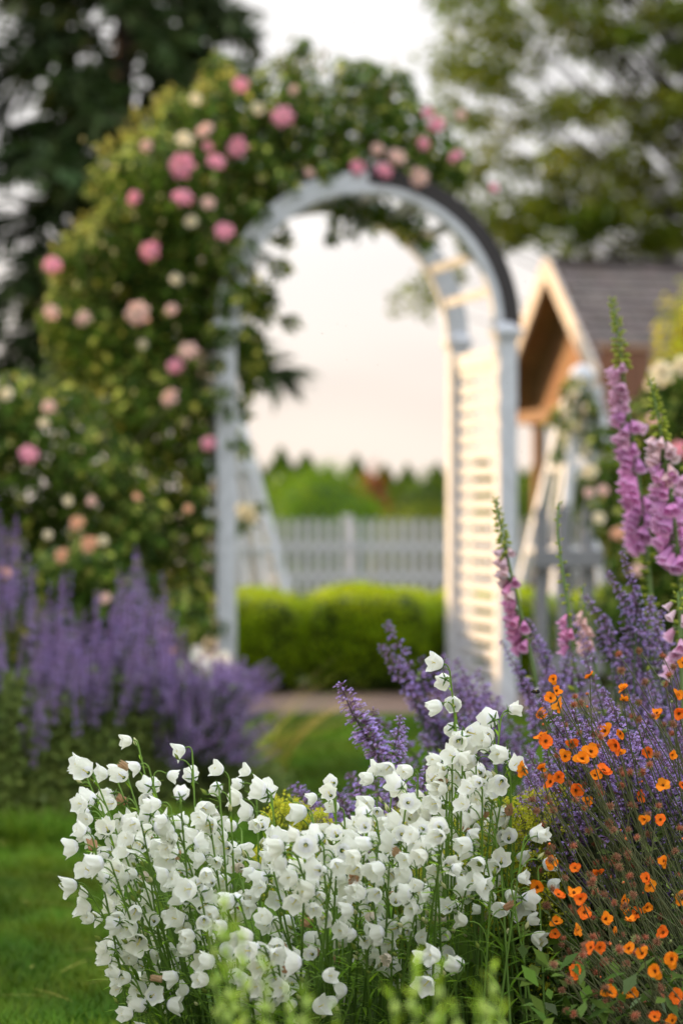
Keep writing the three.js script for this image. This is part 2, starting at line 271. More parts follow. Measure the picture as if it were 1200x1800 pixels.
fence('grey-white picket fence with shade put into its colour, joining the right side of the arch', V(0.9, 0, -11.45), V(3.4, 0, -11.75), 0.93, 0.116, 0.062, true, [2.3], [0.24, 0.24, 0.245]);  // the shade on its front faces is put into the grey

// ---------------------------------------------------------------- clipped hedge of box plants
{
  const o = thing('clipped_hedge', 'low clipped green hedge of rounded box plants behind the arch', 'hedge', V(-2.6, 0, -12.66));
  const mk = () => {
    const b = new MB(), W = 0.69, H = 0.47, D = 0.98;
    for (let k = 0; k < 8500; k++) {
      const q = rdir(), p4 = 5, f = Math.pow(Math.abs(q.x) ** p4 + Math.abs(q.y) ** p4 + Math.abs(q.z) ** p4, -1 / p4), t = U(0.86, 1.01);
      const bump = 1 + 0.05 * Math.sin(q.x * 6 + q.y * 3) + 0.03 * Math.sin(q.z * 11 + q.x * 9);
      const p = V(q.x * f * W / 2 * t * bump, 0.25 + q.y * f * 0.235 * t * bump, q.z * f * D / 2 * t * bump); if (p.y < 0.01) continue;
      const nn = q.clone().add(rdir().multiplyScalar(0.7)).normalize(), d = nn.clone().cross(rdir()).normalize(); d.y = Math.abs(d.y); d.normalize();
      const topLit = sstep(p.y, 0.3, 0.48) * U(0.4, 1);  // light on the hedge top is put into the leaf colour
      b.leaf(p, d, nn, U(0.018, 0.034), U(0.011, 0.018), vary(mixc([0.11, 0.185, 0.006], [0.25, 0.32, 0.012], topLit), 0.3, 0.1));
    }
    b.add(new RoundedBoxGeometry(W * 0.84, 0.42, D * 0.86, 3, 0.1), new THREE.Matrix4().makeTranslation(0, 0.225, 0), [0.012, 0.026, 0.005]);
    return b.geo();
  };
  const v = [mk(), mk(), mk()];
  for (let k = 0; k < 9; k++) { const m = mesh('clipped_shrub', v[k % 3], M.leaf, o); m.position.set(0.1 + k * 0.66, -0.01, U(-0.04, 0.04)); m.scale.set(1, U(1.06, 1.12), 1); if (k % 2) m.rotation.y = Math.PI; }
}

// ---------------------------------------------------------------- open wooden garden shed
{
  const o = thing('garden_shed', 'open wooden garden shed with grey shingle roof and pale gable boards', 'shed', at(965, 890, 24).setY(0), 16 * Math.PI / 180);
  const eave = 1.98, ridge = 3.35, hw = 1.52, L = 4.4, ang = Math.atan2(ridge - eave, hw), sl = Math.hypot(hw, ridge - eave), ORANGE = [0.33, 0.165, 0.065], PALE = [0.62, 0.53, 0.44];
  const side = (s) => new THREE.Matrix4().makeRotationX(s * ang);
  for (const s of [1, -1]) {
    // boards of the roof deck, seen from below
    for (let k = 0; k < 9; k++) { const b = new MB(), t = (k + 0.5) / 9 * sl; b.box(L, 0.022, sl / 9 - 0.004, V(L / 2, ridge - Math.sin(ang) * t - 0.03, s * Math.cos(ang) * t), vary(ORANGE, 0.15), [s * ang, 0, 0], 0.002); b.to('roof_board', M.wood, o); }
    const n = 15;
    for (let k = 0; k < n; k++) {
      const b = new MB(), t = (k + 0.5) / n * sl;
      for (let x = -0.04, j = 0; x < L; x += 0.2, j++) b.box(0.194, 0.014 + U(0, 0.006), sl / n * 1.35, V(x + 0.1 + (k % 2) * 0.09, ridge - Math.sin(ang) * t + 0.022, s * Math.cos(ang) * t + s * 0.012), vary([0.17, 0.135, 0.12], 0.25, 0.05), [s * (ang - 0.09), 0, 0], 0.002);
      b.to('shingle_course', M.shingle, o);
    }
    const bb = new MB(); bb.box(0.04, 0.17, sl + 0.1, V(-0.03, ridge - Math.sin(ang) * sl / 2 - 0.03, s * (Math.cos(ang) * sl / 2 + 0.015)), PALE, [s * ang, 0, 0]); bb.to('bargeboard', M.paint, o);
    const bm = new MB(); bm.box(L - 0.3, 0.16, 0.09, V(L / 2 + 0.1, eave - 0.12, s * 1.22), [0.3, 0.16, 0.07]); bm.to('beam', M.wood, o);
    for (const x of [0.35, 2.2, 4.1]) { const p = new MB(); p.box(0.11, eave - 0.2, 0.11, V(x, (eave - 0.2) / 2, s * 1.22), [0.3, 0.15, 0.065]); p.to('post', M.wood, o); }
  }
  const cap = new MB(); cap.box(L + 0.02, 0.03, 0.16, V(L / 2 - 0.02, ridge + 0.05, 0), [0.1, 0.085, 0.08]); cap.to('ridge_cap', M.shingle, o);
  for (let k = 0; k < 15; k++) { const z = -1.19 + (k + 0.5) * 2.38 / 15, h = (1 - Math.abs(z) / hw) * (ridge - eave) - 0.06; if (h < 0.05) continue; const b = new MB(); b.box(0.022, h, 0.154, V(0.3, eave - 0.04 + h / 2, z), vary(ORANGE, 0.2, 0.1), [0, 0, 0], 0.002); b.to('gable_board', M.wood, o); }
  const tie = new MB(); tie.box(0.08, 0.13, 2.4, V(0.07, eave - 0.12, 0), [0.3, 0.16, 0.07]); tie.to('tie_beam', M.wood, o);
}
{ // brown timber screen under the eave
  const o = thing('timber_screen', 'reddish brown timber screen under the shed eave, behind the tallest foxglove', 'screen', at(1098, 890, 21.5).setY(0), 0.5);
  for (let k = 0; k < 5; k++) { const b = new MB(); b.box(0.1, 2.34, 0.03, V(-0.22 + k * 0.108, 1.17, 0), vary([0.26, 0.11, 0.06], 0.2)); b.to('plank', M.wood, o); }
  const r = new MB(); r.box(0.6, 0.05, 0.07, V(0, 2.365, 0), [0.4, 0.22, 0.13]); r.to('top_rail', M.wood, o);
}

// ---------------------------------------------------------------- white obelisk trellises
function obelisk(label, px, d, h, w, turn, fs = [0]) {
  const o = thing('obelisk_trellis', label, 'trellis', at(px, 890, d).setY(0), turn);
  for (const [sx, sz] of [[1, 1], [1, -1], [-1, 1], [-1, -1]]) { const b = new MB(), a = V(sx * w / 2, 0, sz * w / 2), c = V(sx * 0.06, h, sz * 0.06), q = new THREE.Quaternion().setFromUnitVectors(V(0, 1, 0), c.clone().sub(a).normalize()); b.add(new RoundedBoxGeometry(0.055, a.distanceTo(c), 0.055, 1, 0.004), new THREE.Matrix4().compose(a.clone().lerp(c, 0.5), q, V(1, 1, 1)), WHITE); b.to('leg', M.paint, o); }
  for (let k = 0; k < 3; k++) { const y = 0.2 + k * h * 0.3, ww = lerp(w, 0.12, y / h) + 0.02; for (const [x, z, r] of [[0, ww / 2, 0], [0, -ww / 2, 0], [ww / 2, 0, 1], [-ww / 2, 0, 1]]) { const b = new MB(); b.box(ww, 0.04, 0.02, V(x, y + (r ? 0.004 : 0), z), WHITE, [0, r * Math.PI / 2, 0]); b.to('crossbar', M.paint, o); } }
  for (const r of [0, 1, 2, 3]) for (const f of fs) { const b = new MB(), a = V(f * w, 0.12, w / 2 * 0.95), c = V(f * 0.2, h * 0.93, 0.075), q = new THREE.Quaternion().setFromUnitVectors(V(0, 1, 0), c.clone().sub(a).normalize()); b.add(new RoundedBoxGeometry(0.035, a.distanceTo(c), 0.016, 1, 0.003), new THREE.Matrix4().makeRotationY(r * Math.PI / 2).multiply(new THREE.Matrix4().compose(a.clone().lerp(c, 0.5), q, V(1, 1, 1))), WHITE); b.to('slat', M.paint, o); }
  const f = new MB(); f.box(0.2, 0.04, 0.2, V(0, h + 0.02, 0), WHITE); f.add(new THREE.SphereGeometry(0.075, 16, 12), new THREE.Matrix4().makeTranslation(0, h + 0.1, 0), WHITE); f.to('finial', M.paint, o);
  return o;
}
obelisk('white wooden obelisk trellis behind the left post of the arch', 388, 14.6, 1.62, 0.80, 0.35, [-0.3, -0.1, 0.1, 0.3]);
obelisk('white wooden obelisk trellis right of the arch, behind the near picket fence', 1022, 14.4, 1.62, 0.74, 0.3);

// ---------------------------------------------------------------- garden arch
const ARCH = V(0.118, 0, -11.135), ATURN = 14.3 * Math.PI / 180;
{
  const o = thing('garden_arch', 'white wooden garden arch with slatted sides and a round top, overgrown with roses', 'garden arch', ARCH, ATURN);
  const hw = 0.668, dep = 0.77, ps = 0.088, ph = 1.75;
  for (const x of [-hw, hw]) for (const z of [0, -dep]) {
    const p = new MB(); p.box(ps, ph, ps, V(x, ph / 2, z), WHITE); p.to('post', M.paint, o);
    const c = new MB(); c.box(ps + 0.045, 0.03, ps + 0.045, V(x, ph + 0.015, z), WHITE); c.box(ps + 0.02, 0.02, ps + 0.02, V(x, ph - 0.013, z), WHITE);
    const py = new THREE.ConeGeometry(0.078, 0.05, 4); py.rotateY(Math.PI / 4); c.add(py.toNonIndexed(), new THREE.Matrix4().makeTranslation(x, ph + 0.054, z), WHITE); c.to('post_cap', M.paint, o);
  }
  const arc = (r0, r1, a0, a1, t) => { const s = new THREE.Shape(); s.absarc(0, 0, r1, a0, a1, false); s.absarc(0, 0, r0, a1, a0, true); return new THREE.ExtrudeGeometry(s, { depth: t, curveSegments: 36, bevelEnabled: true, bevelThickness: 0.003, bevelSize: 0.003, bevelSegments: 1 }); };
  const ring = (name, r0, r1, a0, a1, t, z, c) => { const b = new MB(); b.add(arc(r0, r1, a0, a1, t), new THREE.Matrix4().makeTranslation(0, ph + 0.03, z), c); return b.to(name, M.paint, o); };
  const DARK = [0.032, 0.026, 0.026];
  ring('arch_rim', 0.612, 0.648, 0, Math.PI, 0.05, -0.025, WHITE);
  ring('arch_board', 0.652, 0.704, Math.PI * 0.5, Math.PI, 0.03, -0.012, WHITE);
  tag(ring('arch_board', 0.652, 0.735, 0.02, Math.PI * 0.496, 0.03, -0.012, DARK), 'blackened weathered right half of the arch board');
  ring('arch_rim', 0.612, 0.648, 0, Math.PI, 0.05, -dep - 0.025, WHITE);
  ring('arch_board', 0.652, 0.722, 0, Math.PI, 0.03, -dep - 0.018, WHITE);
  for (let k = 1; k < 11; k++) { const a = k * Math.PI / 11, b = new MB(); b.box(0.02, 0.045, dep - 0.056, V(Math.cos(a) * 0.632, ph + 0.03 + Math.sin(a) * 0.632, -dep / 2), WHITE, [0, 0, a], 0.003); b.to('rung', M.paint, o); }
  for (const s of [-1, 1]) {
    const x = s * hw;
    for (const y of [0.08, 1.66]) { const b = new MB(); b.box(0.04, 0.075, dep - ps, V(x, y, -dep / 2), WHITE); b.to('side_rail', M.paint, o); }
    for (let k = 0; k < 19; k++) { const b = new MB(); b.box(0.016, 0.052, dep - ps, V(x, 0.165 + k * 0.0795, -dep / 2), WHITE, [0, 0, s * 0.12], 0.003); b.to('slat', M.paint, o); }
    const st = new MB(); st.box(0.02, 1.5, 0.06, V(x + s * 0.02, 0.87, -dep + ps / 2 + 0.12), WHITE); st.to('stile', M.paint, o);
  }
}

// ---------------------------------------------------------------- roses
function roseGeo(c0, c1, open) {
  const b = new MB();
  for (let ringN = 0; ringN < 4; ringN++) {
    const n = [4, 5, 6, 6][ringN], R0 = [0.09, 0.2, 0.34, 0.44][ringN], tilt = [0.15, 0.4, 0.75, 1.15][ringN] * open, Lp = [0.42, 0.5, 0.52, 0.5][ringN], Wp = [0.36, 0.46, 0.56, 0.6][ringN];
    for (let k = 0; k < n; k++) {
      const t = k / n * 6.283 + ringN * 0.7 + U(-0.15, 0.15), o = V(Math.cos(t), 0, Math.sin(t)), s = V(-Math.sin(t), 0, Math.cos(t)), c = vary(mixc(c1, c0, ringN / 3), 0.12, 0.05), id = b.count;
      for (let i = 0; i <= 4; i++) for (let j = 0; j <= 4; j++) {
        const u = i / 4, w = (j / 4 - 0.5) * 2, wid = Wp * Math.sqrt(Math.max(0.04, Math.sin(Math.PI * Math.min(0.93, 0.18 + u * 0.78)))) / 2, ang = tilt * (0.5 + 0.8 * u) + Math.max(0, u - 0.7) * 0.9;
        const p = o.clone().multiplyScalar(R0 * 0.55 * u + Math.sin(ang) * Lp * u - (1 - w * w) * -0.03 - w * w * 0.14 * (1 - 0.5 * u)).add(V(0, Math.cos(ang) * Lp * u * 0.9, 0)).addScaledVector(s, w * wid).add(rdir().multiplyScalar(0.008));
        b.v(p, V(0, 1, 0), mixc(mixc(c, [0.75, 0.62, 0.42], 0.35 * (1 - u)), c, u));
      }
      for (let i = 0; i < 4; i++) for (let j = 0; j < 4; j++) { const q = id + i * 5 + j; b.i.push(q, q + 1, q + 5, q + 1, q + 6, q + 5); }
    }
  }
  for (let k = 0; k < 5; k++) { const t = k * 1.2566, d = V(Math.cos(t), -0.25, Math.sin(t)).normalize(); b.leaf(V(0, 0, 0), d, V(-d.x * 0.2, 1, -d.z * 0.2).normalize(), 0.36, 0.13, [0.06, 0.11, 0.02]); }
  return b.geo(true);
}
const PINK = [[0.86, 0.31, 0.43], [0.87, 0.45, 0.52]], PALE = [[0.80, 0.52, 0.46], [0.82, 0.60, 0.48]], CREAM = [[0.84, 0.76, 0.56], [0.84, 0.74, 0.48]], PEACH = [[0.80, 0.42, 0.26], [0.82, 0.5, 0.3]];
const ROSE = { pink: [0.95, 1.1].map((k) => roseGeo(...PINK, k)), pale: [0.9, 1.15].map((k) => roseGeo(...PALE, k)), cream: [0.8, 1.1].map((k) => roseGeo(...CREAM, k)), peach: [0.95].map((k) => roseGeo(...PEACH, k)) };
const budGeo = (() => { const b = new MB(); b.add(new THREE.SphereGeometry(0.5, 8, 6), new THREE.Matrix4().makeScale(0.62, 1, 0.62), [0.62, 0.56, 0.27]); for (let k = 0; k < 5; k++) { const t = k * 1.2566, o = V(Math.cos(t), 0, Math.sin(t)); b.leaf(V(0, -0.48, 0).addScaledVector(o, 0.1), V(o.x * 0.5, 1, o.z * 0.5).normalize(), o, 0.8, 0.24, [0.13, 0.2, 0.04]); } return b.geo(); })();

function roseMass(o, circles, dens, leafCols, sunny, lf = [0.040, 0.066]) {     // circles: photo place, radius in photo pixels, depth, half thickness
  const b = new MB(), cane = new MB();
  for (const [px, py, r, d, th] of circles) {
    const c = at(px, py, d).sub(o.position), rm = r / F * d, n = Math.round(r * r * dens + 8), tone = U(0, 1);
    for (let k = 0; k < n; k++) {
      const q = rdir().multiplyScalar(Math.cbrt(0.18 + 0.82 * R())), p = c.clone().add(V(q.x * rm, q.y * rm, q.z * th));
      if (p.y + o.position.y < 0.03) continue;
      const nn = q.clone().add(V(U(-0.7, 0.7), U(-0.2, 1.0), U(-0.6, 0.8))).normalize(), dr = nn.clone().cross(rdir()).normalize(); dr.y -= 0.25; dr.normalize();
      const outer = sunny ? sstep(q.length(), 0.8, 1) * sstep(q.y * 0.75 - q.x * 0.65, 0.2, 0.9) * sunny : 0;  // sunlit upper-left side, painted into the leaf colour
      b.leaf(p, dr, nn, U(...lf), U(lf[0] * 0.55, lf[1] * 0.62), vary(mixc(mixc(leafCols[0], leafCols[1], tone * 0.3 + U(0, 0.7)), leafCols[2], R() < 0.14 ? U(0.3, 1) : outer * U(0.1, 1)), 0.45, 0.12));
    }
    for (let k = 0; k < Math.max(1, r / 25); k++) { const a = c.clone().add(V(U(-0.6, 0.6) * rm, U(-0.6, 0.6) * rm, U(-0.5, 0.5) * th)), rs = Math.min(1, r / 75) ** 2, e = a.clone().add(V(U(-0.3, 0.3) * rs, U(-0.35, 0.3) * rs, U(-0.1, 0.1))); cane.tube(curve(a, a.clone().lerp(e, 0.5).add(V(0, 0.06, 0)), e, 4), 0.005, 0.003, 4, [0.07, 0.06, 0.02]); }
  }
  return [b, cane];
}
function bloom(o, kind, px, py, d, rpx, lean = 0.5) {
  const m = mesh('rose_bloom', pick(ROSE[kind]), M.petal, o), s = rpx / F * d * 1.32;
  m.position.copy(at(px, py, d).sub(o.position)); m.quaternion.copy(aim(V(U(-0.6, 0.4), U(0.1, 0.6), U(0.5, 1.1)).normalize(), U(0, 6))); m.position.addScaledVector(V(0, 1, 0).applyQuaternion(m.quaternion), -s * 0.25); m.scale.setScalar(s); return m;
}
function bud(o, px, py, d, rpx) { const m = mesh('rose_bud', budGeo, M.petal, o); m.position.copy(at(px, py, d).sub(o.position)); m.quaternion.copy(aim(V(U(-0.6, 0.6), 1, U(-0.4, 0.8)).normalize())); m.scale.setScalar(rpx / F * d * 1.5); }
const LEAFS = [[0.012, 0.028, 0.007], [0.050, 0.092, 0.018], [0.27, 0.30, 0.13]];  // dark, middle, pale; sunlit edges and glints are put into the pale one
{
  const o = thing('climbing_rose', 'climbing rose with many pink blooms over the left side and top of the white arch', 'climbing rose', V(-0.75, 0, -11.4));
  const main = [[170, 600, 95], [175, 480, 88], [240, 430, 100], [215, 330, 62], [290, 330, 105], [335, 240, 85], [405, 205, 75], [430, 290, 85], [345, 430, 95], [300, 530, 95], [275, 630, 105], [290, 730, 95], [270, 850, 95], [290, 950, 85], [325, 1030, 48], [330, 1100, 40], [500, 175, 72], [530, 98, 24], [548, 225, 82], [640, 150, 44], [645, 225, 68], [700, 235, 70], [765, 270, 55], [795, 300, 36], [225, 720, 80], [120, 560, 52], [390, 130, 30], [700, 160, 34], [600, 130, 26], [110, 470, 34], [560, 275, 52], [620, 285, 34], [480, 305, 55], [420, 360, 60], [720, 300, 40], [380, 500, 45], [370, 580, 40]];
  const circles = main.map(([x, y, r]) => [x, y, r, x < 360 ? U(11.05, 11.4) : 11.5, 0.38]);
  for (const [x, y, r, d] of [[600, 365, 30, 11.6], [585, 412, 13, 11.6], [622, 400, 16, 11.6], [660, 372, 34, 11.7], [715, 392, 36, 11.75], [745, 420, 20, 11.8], [430, 600, 34, 11.75], [436, 500, 22, 11.8], [460, 545, 26, 11.75], [508, 562, 13, 11.7], [482, 400, 26, 11.7], [500, 425, 12, 11.7], [425, 680, 26, 11.75], [436, 640, 28, 11.75], [400, 560, 22, 11.05], [396, 720, 18, 11.0], [402, 770, 20, 11.05], [388, 1100, 14, 10.95], [402, 525, 34, 10.98], [394, 590, 30, 10.98], [408, 470, 24, 10.96], [425, 590, 22, 11.1], [455, 620, 24, 11.5], [470, 520, 22, 11.5], [445, 660, 22, 11.5], [495, 470, 16, 11.5], [425, 720, 18, 11.3], [385, 640, 14, 10.9], [352, 820, 26, 10.9], [346, 870, 26, 10.9], [350, 920, 26, 10.9], [346, 970, 26, 10.9], [350, 1020, 26, 10.9], [345, 1070, 28, 10.9], [352, 770, 24, 10.9], [355, 710, 22, 10.9], [430, 430, 13, 10.96], [452, 372, 20, 10.95], [505, 318, 18, 10.95], [575, 300, 16, 11.0], [395, 690, 12, 10.9]]) circles.push([x, y, r, d, 0.16]);
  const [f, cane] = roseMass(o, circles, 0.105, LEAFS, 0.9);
  // young pale shoots along the outer edge, the sunlit rim put into their colour
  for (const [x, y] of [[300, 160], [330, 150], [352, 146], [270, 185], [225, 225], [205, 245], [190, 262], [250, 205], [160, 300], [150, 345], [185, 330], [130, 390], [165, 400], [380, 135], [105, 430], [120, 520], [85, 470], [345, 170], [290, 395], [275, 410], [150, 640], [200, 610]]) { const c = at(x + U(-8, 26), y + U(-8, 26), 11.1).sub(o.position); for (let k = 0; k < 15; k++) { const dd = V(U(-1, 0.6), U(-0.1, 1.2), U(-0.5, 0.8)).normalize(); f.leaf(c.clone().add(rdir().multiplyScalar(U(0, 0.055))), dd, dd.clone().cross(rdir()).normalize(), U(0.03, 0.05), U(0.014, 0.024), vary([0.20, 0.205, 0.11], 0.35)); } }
  for (const [x, y, h] of [[524, 110, 40], [556, 100, 30], [628, 140, 38], [690, 130, 30], [660, 132, 22], [500, 118, 24]]) { const a = at(x, y + h * 1.6, 11.4).sub(o.position), e = at(x + U(-8, 8), y - h * 0.6, 11.4).sub(o.position); cane.tube(curve(a, a.clone().lerp(e, 0.5), e, 4), 0.004, 0.002, 4, [0.16, 0.09, 0.04]); for (let k = 0; k < 34; k++) { const p = a.clone().lerp(e, U(0.1, 1.05)).add(rdir().multiplyScalar(0.035)), d2 = rdir(); f.leaf(p, d2, d2.clone().cross(rdir()).normalize(), U(0.025, 0.045), U(0.012, 0.022), vary([0.14, 0.12, 0.035], 0.3, 0.2)); } }
  // old canes up from the bed
  for (let k = 0; k < 9; k++) { const b0 = V(U(-0.25, 0.12), 0, U(-0.1, 0.35)), e = at(U(200, 380), U(300, 600), 11.2).sub(o.position); cane.tube(curve(b0, V(b0.x + U(-0.2, 0.1), 0.9, b0.z), e, 8), 0.011, 0.005, 5, [0.07, 0.05, 0.03]); }
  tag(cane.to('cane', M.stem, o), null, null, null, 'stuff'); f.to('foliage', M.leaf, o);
  for (const [x, y, r] of [[497, 201, 22], [415, 257, 21], [381, 281, 18], [317, 289, 26], [322, 341, 21], [395, 404, 19], [262, 440, 19], [423, 146, 16], [92, 462, 18], [765, 215, 17], [746, 252, 13], [798, 272, 15], [630, 293, 15], [677, 297, 17], [752, 196, 12], [232, 347, 15], [365, 777, 15], [306, 641, 16], [869, 328, 10], [366, 256, 10]]) bloom(o, 'pink', x, y, x > 395 ? 11.08 : 10.72, r);
  for (const [x, y, r] of [[358, 226, 18], [255, 255, 13], [700, 272, 18], [735, 311, 18], [664, 262, 13], [330, 612, 20], [296, 697, 19], [240, 549, 24], [143, 557, 16], [92, 547, 15], [810, 200, 11], [514, 157, 10], [300, 541, 13], [730, 300, 9], [545, 302, 10], [366, 355, 14]]) bloom(o, 'pale', x, y, x > 395 ? 11.08 : 10.72, r);
  for (const [x, y, r] of [[325, 243, 17], [210, 830, 16], [455, 190, 13], [345, 172, 12], [335, 387, 13], [250, 605, 10], [310, 490, 12]]) bloom(o, 'cream', x, y, x > 395 ? 11.08 : 10.75, r);
  for (const [x, y] of [[562, 203], [518, 230], [378, 318], [460, 315], [497, 315], [424, 352], [408, 376], [288, 388], [275, 420], [312, 493], [340, 495], [180, 430], [205, 440], [352, 640], [320, 742], [240, 690], [160, 560], [130, 500], [205, 510], [620, 205], [375, 440], [280, 345], [150, 250], [238, 380], [305, 575], [330, 905], [255, 930], [330, 895], [95, 500], [290, 770]]) bud(o, x + U(-5, 5), y + U(-5, 5), x > 395 ? 11.05 : 10.75, U(6, 9));
}
{
  const o = thing('rose_shrub', 'dense dark green rose shrub with a single deep pink bloom at the left edge', 'rose shrub', V(-1.4, 0, -10.8));
  const cs = [[40, 715, 62], [-20, 770, 95], [100, 750, 88], [50, 860, 95], [170, 820, 80], [150, 930, 105], [30, 970, 100], [235, 940, 80], [-110, 820, 130], [200, 1040, 90], [90, 1060, 110], [-230, 860, 140], [310, 1090, 60], [270, 1130, 60]].map(([x, y, r]) => [x, y, r, U(10.5, 10.8), 0.4]);
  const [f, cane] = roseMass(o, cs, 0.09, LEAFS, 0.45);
  tag(cane.to('cane', M.stem, o), null, null, null, 'stuff'); f.to('foliage', M.leaf, o);
  bloom(o, 'pink', 52, 795, 10.05, 19); bloom(o, 'pale', 84, 712, 10.1, 14); bloom(o, 'cream', 10, 690, 10.1, 14); bloom(o, 'cream', 78, 742, 10.1, 10);
  for (let k = 0; k < 26; k++) bud(o, U(0, 300), U(760, 1000), 10.1, U(5, 8));
}
{ // paler peach and white flowers standing between rose and catmint
  const o = thing('peach_rose', 'short rose with peach and white blooms in front of the dark rose shrub', 'rose', at(150, 890, 9.2).setY(0));
  const [f, cane] = roseMass(o, [[90, 1010, 50, 9.3, 0.2], [160, 1000, 55, 9.3, 0.2], [210, 1060, 50, 9.3, 0.2], [120, 1100, 70, 9.3, 0.2]], 0.12, LEAFS, 0.3);
  tag(cane.to('cane', M.stem, o), null, null, null, 'stuff'); f.to('foliage', M.leaf, o);
  for (const [x, y, r, k] of [[134, 918, 15, 'peach'], [155, 955, 17, 'peach'], [106, 975, 15, 'peach'], [180, 950, 10, 'cream'], [85, 940, 9, 'cream'], [10, 1005, 12, 'peach'], [160, 880, 10, 'pale'], [183, 1050, 12, 'pale'], [288, 1115, 11, 'peach'], [300, 1142, 10, 'peach'], [120, 880, 9, 'cream'], [242, 872, 9, 'peach'], [330, 893, 9, 'peach']]) bloom(o, k, x, y, 9.0, r);
}
{ // rose shrub on the right, behind the foxgloves
  const o = thing('rose_shrub', 'rose shrub with cream and pale blooms at the right edge, behind the foxgloves', 'rose shrub', at(1150, 890, 9.6).setY(0));
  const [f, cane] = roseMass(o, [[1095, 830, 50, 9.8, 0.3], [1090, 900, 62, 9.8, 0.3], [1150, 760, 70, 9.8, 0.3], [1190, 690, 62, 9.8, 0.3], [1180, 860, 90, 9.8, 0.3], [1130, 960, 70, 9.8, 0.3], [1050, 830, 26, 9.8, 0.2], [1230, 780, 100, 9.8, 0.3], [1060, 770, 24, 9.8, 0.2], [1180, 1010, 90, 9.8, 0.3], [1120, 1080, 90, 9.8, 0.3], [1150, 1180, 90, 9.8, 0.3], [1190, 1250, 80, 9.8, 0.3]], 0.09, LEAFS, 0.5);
  tag(cane.to('cane', M.stem, o), null, null, null, 'stuff'); f.to('foliage', M.leaf, o);
  for (const [x, y, r, k] of [[1164, 655, 24, 'cream'], [1199, 640, 20, 'cream'], [1138, 676, 11, 'cream'], [1035, 828, 15, 'cream'], [1052, 910, 13, 'cream'], [1086, 935, 16, 'peach'], [1190, 790, 18, 'pink'], [1060, 860, 12, 'pale'], [1150, 735, 14, 'pale'], [1034, 865, 11, 'pale'], [1120, 1000, 14, 'pale']]) bloom(o, k, x, y, 9.3, r);
}
{ // white climber on the right obelisk
  const o = thing('white_climber', 'white flowered climber on the top of the right obelisk trellis', 'climber', at(1015, 890, 14.2).setY(0));
  const [f, cane] = roseMass(o, [[1010, 690, 30, 14.3, 0.12], [990, 740, 30, 14.3, 0.15], [1020, 770, 34, 14.3, 0.15], [985, 800, 18, 14.3, 0.1], [1035, 720, 22, 14.3, 0.1]], 0.1, LEAFS, 0.4);
  cane.tube(curve(V(0.1, 0, 0.2), V(0.2, 0.8, 0.2), at(1010, 700, 14.2).sub(o.position), 8), 0.008, 0.004, 5, [0.08, 0.06, 0.03]); tag(cane.to('cane', M.stem, o), null, null, null, 'stuff'); f.to('foliage', M.leaf, o);
  for (const [x, y, r] of [[1008, 690, 9], [1022, 668, 6], [990, 722, 7], [1012, 748, 7], [988, 762, 6], [1030, 790, 7]]) bloom(o, 'cream', x, y, 14.0, r);
}
{
  const o = thing('white_climber', 'leafy climber with pale flowers on the left obelisk trellis', 'climber', at(430, 890, 14.3).setY(0));
  const [f, cane] = roseMass(o, [[432, 905, 22, 14.2, 0.1], [420, 925, 14, 14.2, 0.1], [455, 890, 8, 14.2, 0.05], [425, 790, 20, 14.3, 0.1]], 0.1, LEAFS, 0.4);
  cane.tube(curve(V(0, 0, 0.1), V(0.1, 0.4, 0.1), at(432, 895, 14.2).sub(o.position), 8), 0.006, 0.003, 5, [0.08, 0.06, 0.03]); tag(cane.to('cane', M.stem, o), null, null, null, 'stuff'); f.to('foliage', M.leaf, o);
  for (const [x, y, r] of [[428, 900, 11], [440, 892, 9], [445, 910, 9], [420, 890, 8]]) bloom(o, 'cream', x, y, 13.9, r);
}

